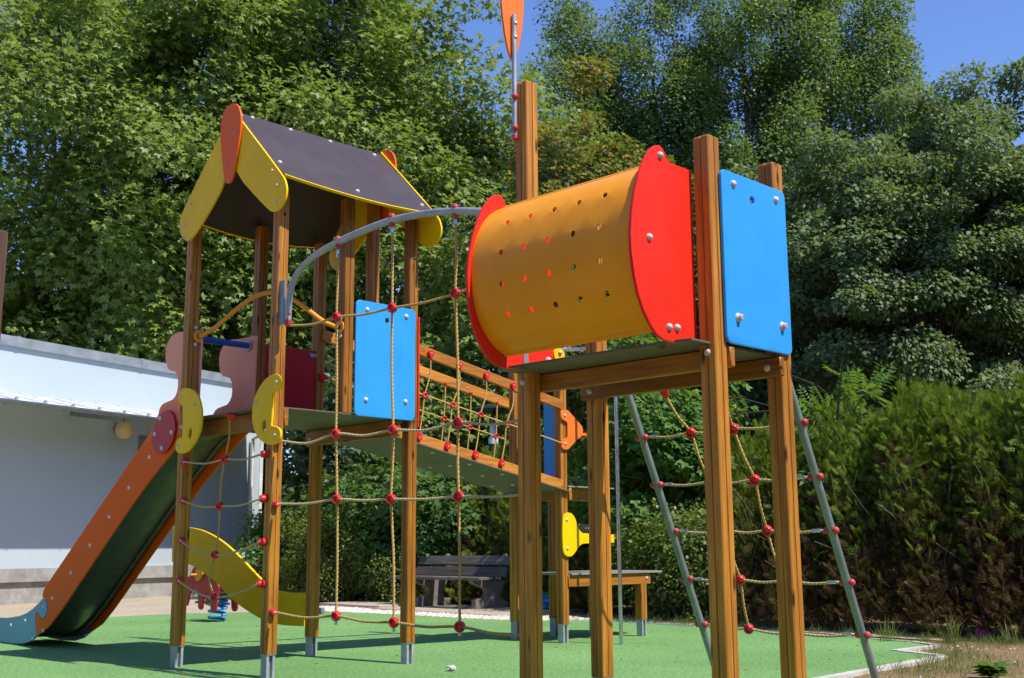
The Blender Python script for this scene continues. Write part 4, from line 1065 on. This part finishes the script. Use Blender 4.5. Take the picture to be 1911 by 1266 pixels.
pop = [(1090, 38, 10.6, (2.5, 2.6, 8.9), 10), (1240, 39, 12.0, (2.9, 2.9, 10.5), 11), (1410, 37, 12.2, (2.9, 2.9, 10.6), 12), (1585, 38, 12.4, (3.0, 3.0, 10.6), 13), (1745, 37, 9.0, (2.4, 2.4, 8.0), 14)]
plab = ['poplar nearest the orange paddle in poplar row', 'tall poplar rising behind the red end panel of the barrel', 'tall poplar rising straight behind the blue panel post', 'broad poplar right of the blue panel beneath open sky', 'lowest poplar in the row, beside the open sky']
for (px, dp, zc, rad, sd), lb in zip(pop, plab):
    tree('poplar_tree', px, dp, zc, rad, 230, .70, 520, 'o', .128, 'leaf_poplar', lb, gT, sd, 'ovate', .22, 'bark', flat=1.35, droop=.35)
tree('maple_tree', 1100, 25, 6.8, (2.15, 2.05, 4.6), 140, .60, 420, 'm', .10, 'leaf_maple', 'maple full of yellow brown seed clusters behind the barrel', gT, 20, 'lobed', .16, 'bark', seedfrac=.55)
tree('ash_tree', 1720, 20.5, 5.9, (2.3, 2.3, 3.15), 150, .52, 700, 'a', .098, 'leaf_ash', 'grey green tree with narrow leaves above the right hedge', gT, 21, 'ovate', .16, 'bark', flat=.62, shell=(.62, 1.), seedfrac=0)
tree('ash_tree', 1925, 21, 5.9, (2.1, 2.1, 3.6), 165, .52, 700, 'a', .098, 'leaf_ash', 'grey green tree cut by the right edge of view', gT, 22, 'ovate', .15, 'bark', flat=.62, shell=(.62, 1.))
tree('ash_tree', 1530, 23, 5.0, (1.9, 1.9, 3.3), 105, .54, 640, 'a', .10, 'leaf_ash', 'dark green tree behind the blue panel and pinnate sapling', gT, 23, 'ovate', .15, 'bark', flat=.62, shell=(.62, 1.))
tree('sapling', 1545, 15.5, 2.25, (.62, .62, 1.15), 16, .34, 16, 'n', .42, 'leaf_bright', 'young tree of bright feathery leaves beside the barrel tower', None, 24, 'pinnate', .035, 'bark', flat=.6, shell=(.2, 1.), droop=.25, kbr=14)
tree('maple_sapling', 1245, 17.5, 2.35, (1.15, 1.1, 1.9), 46, .46, 190, 'm', .115, 'leaf_bright', 'bushy maple sapling seen through the sloping rope net', None, 25, 'lobed', .06, 'bark')
tree('maple_sapling', 1130, 20, 2.9, (1.0, 1.0, 2.4), 40, .5, 190, 'm', .12, 'leaf_maple', 'bushy maple sapling behind the orange grip plate', None, 26, 'lobed', .06, 'pale_bark')
tree('small_tree', 905, 24, 3.6, (1.7, 1.6, 2.7), 60, .6, 220, 'm', .12, 'leaf_plane', 'small leafy tree behind the rope bridge rails', None, 27, 'lobed', .10, 'bark')
tree('small_tree', 690, 24, 3.2, (1.8, 1.6, 2.0), 55, .6, 200, 'm', .13, 'leaf_dark', 'dark small tree behind the ivy and the roofed tower', None, 28, 'lobed', .10, 'bark')
tree('small_tree', 1340, 22, 3.4, (1.5, 1.5, 3.0), 55, .6, 220, 'm', .12, 'leaf_dark', 'dark small tree beneath the barrel tower beams', None, 29, 'lobed', .10, 'bark')

def bush(name, x, y, h, ru, rv, ncl, clr, per, ls, mat, label, seed, tpl='lobed', cat='bush', group=None, up=.7):
    rng = np.random.default_rng(seed)
    T = thing(name, (x, y, 0), label, cat, group)
    cc, cs, idx, P, dd, dc = crown_points(rng, (x, y, h * .48), (ru, rv, h * .52), ncl, clr, per, .85, (.45, 1.), .12)
    P = P[P[:, 2] > .02] if False else P; keep = P[:, 2] > .03
    P, dd, dc = P[keep], dd[keep], dc[keep]; N = len(P)
    ax = dd * .6 + dc * .4 + rng.normal(0, .45, (N, 3)); ax[:, 2] -= .45
    nr = dd * .5 + dc * .6 + rng.normal(0, .35, (N, 3)); nr[:, 2] += up
    foliage('foliage', mat, P, ax, nr, ls * rng.uniform(.6, 1.25, N), tpl, T)
    mb = MB()
    for k in range(12):
        e = Vector(cc[k % len(cc)]); b = Vector((x + rng.normal(0, .15), y + rng.normal(0, .2), -.05)); mb.tube([b, b.lerp(e, .5) + Vector((0, 0, .15)), e], [.03, .02, .006], 6)
    mb.build('stems', 'bark', T, ang=60)
    return T
bush('ivy_bush', 13.9, 16.4, 2.75, 1.1, 1.75, 90, .42, 190, .10, 'leaf_ivy', 'tall bush covered in lobed ivy left of the bench', 31, 'palmate')
bush('ivy_bush', 14.0, 18.6, 2.5, .9, 1.3, 60, .42, 170, .10, 'leaf_ivy', 'ivy bush seen between the front and back posts of roofed tower', 32, 'palmate')
bush('shrub', 12.95, 17.75, 1.75, .62, 1.15, 60, .32, 190, .055, 'leaf_shrub', 'yellow green shrub in front of the ivy, behind the climbing net', 33, 'ovate')
bush('shrub', 13.1, 15.9, 1.05, .5, .75, 34, .26, 170, .05, 'leaf_shrub', 'low yellow green shrub just left of the bench', 34, 'ovate')
bush('shrub', 13.3, 20.3, 1.6, .5, .6, 26, .3, 120, .07, 'leaf_bright', 'small fresh green shrub at the corner of the building', 35, 'lobed')
bush('shrub', 12.9, 9.6, 1.5, .55, 1.1, 50, .34, 170, .06, 'leaf_shrub', 'loose green shrub behind the low platform deck', 36, 'ovate')

def hedge(name, u0, v0, v1, h0, h1, depth, n, label, seed, dry=.35, ls=.26, lean=.7):
    rng = np.random.default_rng(seed)
    T = thing(name, (u0 + depth / 2, (v0 + v1) / 2, 0), label, 'hedge')
    # sprays stand on many leaning branchlets, bare and dead low on the shaded face
    v = rng.uniform(v0, v1, n); t = (v - v0) / (v1 - v0)
    hh = (h0 + (h1 - h0) * t) * (1 + .03 * np.sin(v * 2.3) + .06 * np.sin(v * 5.1 + 1) + .05 * np.sin(v * 13.))
    top = rng.uniform(0, 1, n) < .34
    z = np.where(top, hh * rng.uniform(.80, 1.06, n), hh * rng.uniform(.03, .95, n))
    bulge = .07 * np.sin(v * 3.1 + z * 1.7) + .08 * np.sin(v * 7.3 - z * 2.1) + rng.normal(0, .06, n) - .28 * np.clip(1 - z / .8, 0, 1)
    dep = np.where(top, rng.uniform(0, 1, n), rng.uniform(0, 1, n) ** 2.2)
    u = u0 + dep * depth + bulge * (1 - dep) + lean * (z / hh) ** 1.4
    P = np.stack([u, v, z], 1)
    ax = np.stack([rng.normal(-.35, .5, n), rng.normal(-.1, .5, n), rng.normal(.75, .45, n)], 1)
    ax[:, 2] += np.where(top, .5, 0.)
    nr = np.stack([rng.normal(-.4, .6, n), rng.normal(-.55, .6, n), rng.normal(.5, .5, n)], 1)
    rel = z / hh
    mi = (rng.uniform(0, 1, n) < np.clip(1.4 - 1.55 * rel, 0, 1) * dry * 2.3).astype(int)
    foliage('foliage', ['cypress', 'dry_spray'], P, ax, nr, ls * rng.uniform(.5, 1.25, n), 'spray', T, mi)
    mb = MB()
    for k in range(int((v1 - v0) * 16)):
        vv = v1 - (v1 - v0) * rng.uniform(0, 1) ** 1.7; zz = rng.uniform(.0, 1.3); uu = u0 + rng.uniform(-.05, .5)
        e = Vector((uu + rng.normal(-.10, .12), vv + rng.normal(0, .25), zz + rng.uniform(.2, .8)))
        b = Vector((uu + .2, vv, max(-.03, zz - .1)))
        mb.tube(smooth_path([b, b.lerp(e, .5) + Vector((rng.normal(0, .09), rng.normal(0, .12), .08)), e], .08), rng.uniform(.002, .0045), 4)
    mb.build('bare_twigs', 'twig', T, ang=60)
    return T
hedge('conifer_hedge', 12.38, 1.2, 8.4, 2.62, 2.3, 1.3, 88000, 'overgrown cypress hedge with dead brown lower face behind sloping net', 41, .42, .165)
hedge('conifer_hedge', 13.55, 9.4, 15.6, 2.2, 2.3, 1.2, 30000, 'clipped cypress hedge directly behind the plank bench', 42, .2, .22)

# understory: a continuous dark mass beyond the hedges
rng = np.random.default_rng(50)
n = 36000
px = rng.uniform(-250, 2150, n); dp = rng.uniform(27, 33, n)
zz = rng.uniform(0, 1, n) ** .8 * (3.6 + .8 * np.sin(px / 130) + .5 * np.sin(px / 47))
q = np.outer(dp, np.array(FW)) + np.outer((px - 955) / 2160 * dp, np.array(RT)); q[:, 2] = zz
ok = ~((px < 520) & (dp < 40))
q2 = q.copy(); q2[~ok] += np.array(FW) * 7
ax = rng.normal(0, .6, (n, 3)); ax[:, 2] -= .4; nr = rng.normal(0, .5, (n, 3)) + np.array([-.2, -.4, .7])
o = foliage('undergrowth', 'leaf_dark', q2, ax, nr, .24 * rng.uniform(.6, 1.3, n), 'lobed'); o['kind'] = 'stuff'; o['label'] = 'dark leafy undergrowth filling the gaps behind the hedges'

# unseen tree belt added round the rest to cut sky light on shaded faces
rng = np.random.default_rng(51); n = 26000
az = rng.uniform(R(84), R(366), n); rr_ = rng.uniform(21, 25, n)
q = np.stack([1 + rr_ * np.cos(az), 2 + rr_ * np.sin(az), rng.uniform(0, 1, n) ** .9 * (8.5 + 1.5 * np.sin(az * 9) + np.sin(az * 23))], 1)
ok = ~((q[:, 1] > 15.5) & (q[:, 0] > -9)); q = q[ok]; n = len(q)
ax = rng.normal(0, .6, (n, 3)); ax[:, 2] -= .4; nr = rng.normal(0, .6, (n, 3)) + np.array([0, 0, .5])
o = foliage('sky_screen_trees', 'leaf_dark', q, ax, nr, .55 * rng.uniform(.6, 1.3, n), 'lobed'); o['kind'] = 'stuff'; o['label'] = 'unseen belt of trees added to dim sky light on shaded faces'

# ------------------------------------------------------------------ grass, gravel, weeds
rng = np.random.default_rng(60)
pts = []
def scatter(n, u0, u1, v0, v1): return np.stack([rng.uniform(u0, u1, n), rng.uniform(v0, v1, n)], 1)
S1 = scatter(3600, 7.6, 12.6, 1.0, 5.2)
den = np.sin(S1[:, 0] * 2.1 + 1.3 * np.sin(S1[:, 1] * 1.9)) + .8 * np.sin(S1[:, 1] * 3.7 + S1[:, 0])
S1 = S1[(den + rng.normal(0, .5, len(S1))) > .15]
S2 = scatter(1700, 11.75, 12.6, 4.5, 10.8)
S3 = scatter(300, 12.0, 12.6, 11.3, 13.3)
S4 = scatter(400, 11.0, 12.4, 4.6, 5.8)
def inside(p, poly):
    x, y = p; r = False; j = len(poly) - 1
    for i in range(len(poly)):
        if (poly[i][1] > y) != (poly[j][1] > y) and x < (poly[j][0] - poly[i][0]) * (y - poly[i][1]) / (poly[j][1] - poly[i][1]) + poly[i][0]: r = not r
        j = i
    return r
S5 = scatter(5200, 7.6, 12.4, 2.2, 5.3); d5 = np.sin(S5[:, 0] * 4.3 + 2 * np.sin(S5[:, 1] * 3.1)) + np.sin(S5[:, 1] * 6.1 - S5[:, 0] * 2); S5 = S5[d5 > .55]
tuft = np.concatenate([S1, S2, S3, S4, S5]); tuft = np.array([p for p in tuft if not inside(p, green)])
k = 5; idx = np.repeat(np.arange(len(tuft)), k); N = len(idx)
P = np.zeros((N, 3)); P[:, :2] = tuft[idx] + rng.normal(0, .02, (N, 2)); P[:, 2] = -.02
ax = np.stack([rng.normal(0, .4, N), rng.normal(0, .4, N), np.ones(N)], 1); nr = np.stack([rng.normal(0, 1, N), rng.normal(0, 1, N), np.full(N, .2)], 1)
sz = (.035 + .09 * rng.uniform(0, 1, len(tuft)) ** 3)[idx] * rng.uniform(.6, 1.3, N)
o = foliage('grass', 'grass', P, ax, nr, sz, 'blade'); o['kind'] = 'stuff'; o['label'] = 'sparse dry grass on the soil'
def tuftplant(name, x, y, h, n, label, seed):
    r_ = np.random.default_rng(seed); T = thing(name, (x, y, 0), label, 'grass tuft', 'tall grass tufts on the soil')
    P = np.stack([x + r_.normal(0, .04, n), y + r_.normal(0, .04, n), np.full(n, -.02)], 1)
    ax = np.stack([r_.normal(0, .35, n), r_.normal(0, .35, n), np.ones(n)], 1); nr = np.stack([r_.normal(0, 1, n), r_.normal(0, 1, n), np.full(n, .1)], 1)
    foliage('blades', 'grass', P, ax, nr, h * r_.uniform(.5, 1.15, n), 'blade', T)
tuftplant('grass_tuft', 11.62, 5.35, .30, 46, 'tall grass tuft in front of the hedge left of pink cloth', 71)
tuftplant('grass_tuft', 11.25, 5.85, .26, 30, 'grass tuft by the pale kerb near the leaning tube', 72)
tuftplant('grass_tuft', 11.9, 4.85, .24, 34, 'grass tuft at the hedge foot near right edge of view', 73)
tuftplant('grass_tuft', 9.2, 4.45, .16, 26, 'short grass tuft beside the long white kerb strip', 74)
def weed(x, y, r, n, label, seed):
    r_ = np.random.default_rng(seed); T = thing('leafy_weed', (x, y, 0), label, 'weed', 'broad leaved weeds on the soil')
    a = r_.uniform(0, 6.28, n); el = r_.uniform(.0, .45, n)
    P = np.stack([x + .03 * np.cos(a), y + .03 * np.sin(a), np.full(n, .0) + r_.uniform(0, .07, n)], 1)
    ax = np.stack([np.cos(a), np.sin(a), el], 1); nr = np.stack([-.5 * np.cos(a), -.5 * np.sin(a), np.ones(n)], 1)
    foliage('leaves', 'leaf_bright', P, ax, nr, r * r_.uniform(.6, 1.2, n), 'palmate', T)
weed(8.75, 3.72, .15, 26, 'broad leaved weed on the soil beyond the leaning tube', 81)
weed(9.35, 3.25, .14, 16, 'small broad leaved weed at the lower right edge', 82)
rng = np.random.default_rng(91); n = 620
P = np.stack([rng.uniform(4, 11.2, n), rng.uniform(4.2, 15, n), np.full(n, .002)], 1)
a_ = rng.uniform(0, 6.28, n); ax = np.stack([np.cos(a_), np.sin(a_), np.zeros(n)], 1); nr = np.stack([rng.normal(0, .25, n), rng.normal(0, .25, n), np.ones(n)], 1)
o = foliage('litter', 'seed', P, ax, nr, .03 * rng.uniform(.3, 1.5, n), 'ovate'); o['kind'] = 'stuff'; o['label'] = 'scraps of dry leaf on the rubber surface'
# pebbles
rng = np.random.default_rng(90); vs = []; fs = []
def pebbles(poly, n, r0):
    xs = [p[0] for p in poly]; ys = [p[1] for p in poly]; c = 0; mb = []
    while c < n:
        p = (rng.uniform(min(xs), max(xs)), rng.uniform(min(ys), max(ys)))
        if inside(p, poly): mb.append((*p, r0 * rng.uniform(.5, 1.5))); c += 1
    return mb
PB = pebbles([(11.05, 15.5), (11.2, 12.9), (11.2, 11.6), (11.5, 10.85), (12.1, 10.5), (12.35, 11.2), (11.72, 12.1), (11.75, 14.95), (11.95, 15.0), (11.95, 16.4), (10.4, 16.2)], 5200, .021) + pebbles([(11.1, 5.25), (10.4, 5.2), (10.2, 4.8), (11.2, 4.7)], 16, .013) + pebbles([(7.6, 4.5), (12, 4.6), (12, 2), (7, 2)], 90, .011)
mb = MB()
for x, y, r in PB:
    a, b, c_, e = rng.uniform(.7, 1.3, 4); z = .0
    mb.add([(x - r * a, y, z), (x, y - r * b, z + r * .2), (x + r * b, y + r * .2, z), (x, y + r * a, z), (x, y, z + r * .8 * c_), (x, y, -.03)], [(0, 1, 4), (1, 2, 4), (2, 3, 4), (3, 0, 4), (1, 0, 5), (2, 1, 5), (3, 2, 5), (0, 3, 5)])
o = mb.build('gravel', 'gravel', None, flat=True); o['kind'] = 'stuff'
flat('gravel_bed', [(11.05, 15.6), (11.2, 12.9), (11.2, 11.6), (11.5, 10.8), (12.1, 10.4), (12.5, 11.2), (12.0, 12.5), (12.1, 16.5), (10.4, 16.3)], -.006, 'kerb')

# ------------------------------------------------------------------ light, sky, camera
sd = Vector((.125, -.992, 0)).normalized() * math.cos(R(55.5)); sd.z = math.sin(R(55.5))
L = bpy.data.lights.new('sun', 'SUN'); L.energy = 4.8; L.angle = R(.53); L.color = (1., .945, .85)
lo = bpy.data.objects.new('sun', L); COL.objects.link(lo); lo.rotation_euler = sd.to_track_quat('Z', 'Y').to_euler(); lo.location = (0, -20, 30)
w = bpy.data.worlds.new('World'); S.world = w; w.use_nodes = True
nt = w.node_tree; sky = nt.nodes.new('ShaderNodeTexSky'); sky.sky_type = 'NISHITA'; sky.sun_disc = False
sky.sun_elevation = R(55.5); sky.sun_rotation = math.atan2(sd.x, sd.y)
sky.air_density = 1.0; sky.dust_density = .2; sky.ozone_density = 1.5
bg = nt.nodes['Background']; bg.inputs['Strength'].default_value = .122
tint = nt.nodes.new('ShaderNodeMix'); tint.data_type = 'RGBA'; tint.blend_type = 'MULTIPLY'; tint.inputs[0].default_value = 1.0
tint.inputs[7].default_value = (.84, 1.00, 1.40, 1)      # white balance of the sky light
nt.links.new(sky.outputs['Color'], tint.inputs[6]); nt.links.new(tint.outputs[2], bg.inputs['Color'])
cam = bpy.data.cameras.new('camera'); co = bpy.data.objects.new('camera', cam); COL.objects.link(co)
r0 = Vector((.705624, -.708560, -.006106)); r1 = Vector((.121786, .129761, -.984038)); r2 = Vector((.698042, .693617, .177855))
mt = Matrix((r0, -r1, -r2)).transposed().to_4x4(); mt.translation = (0, 0, .95); co.matrix_world = mt
cam.sensor_width = 36; cam.lens = 36 * 2160 / 1911; cam.clip_end = 500; cam.clip_start = .05
cam.dof.use_dof = True; cam.dof.focus_distance = 7.5; cam.dof.aperture_fstop = 9
S.camera = co
S.view_settings.view_transform = 'Standard'; S.view_settings.look = 'None'; S.view_settings.exposure = .35; S.view_settings.gamma = 1
S.cycles.max_bounces = 6; S.cycles.transparent_max_bounces = 4; S.cycles.diffuse_bounces = 3; S.cycles.glossy_bounces = 3; S.cycles.transmission_bounces = 4
S.cycles.use_denoising = True; S.cycles.sample_clamp_indirect = 6
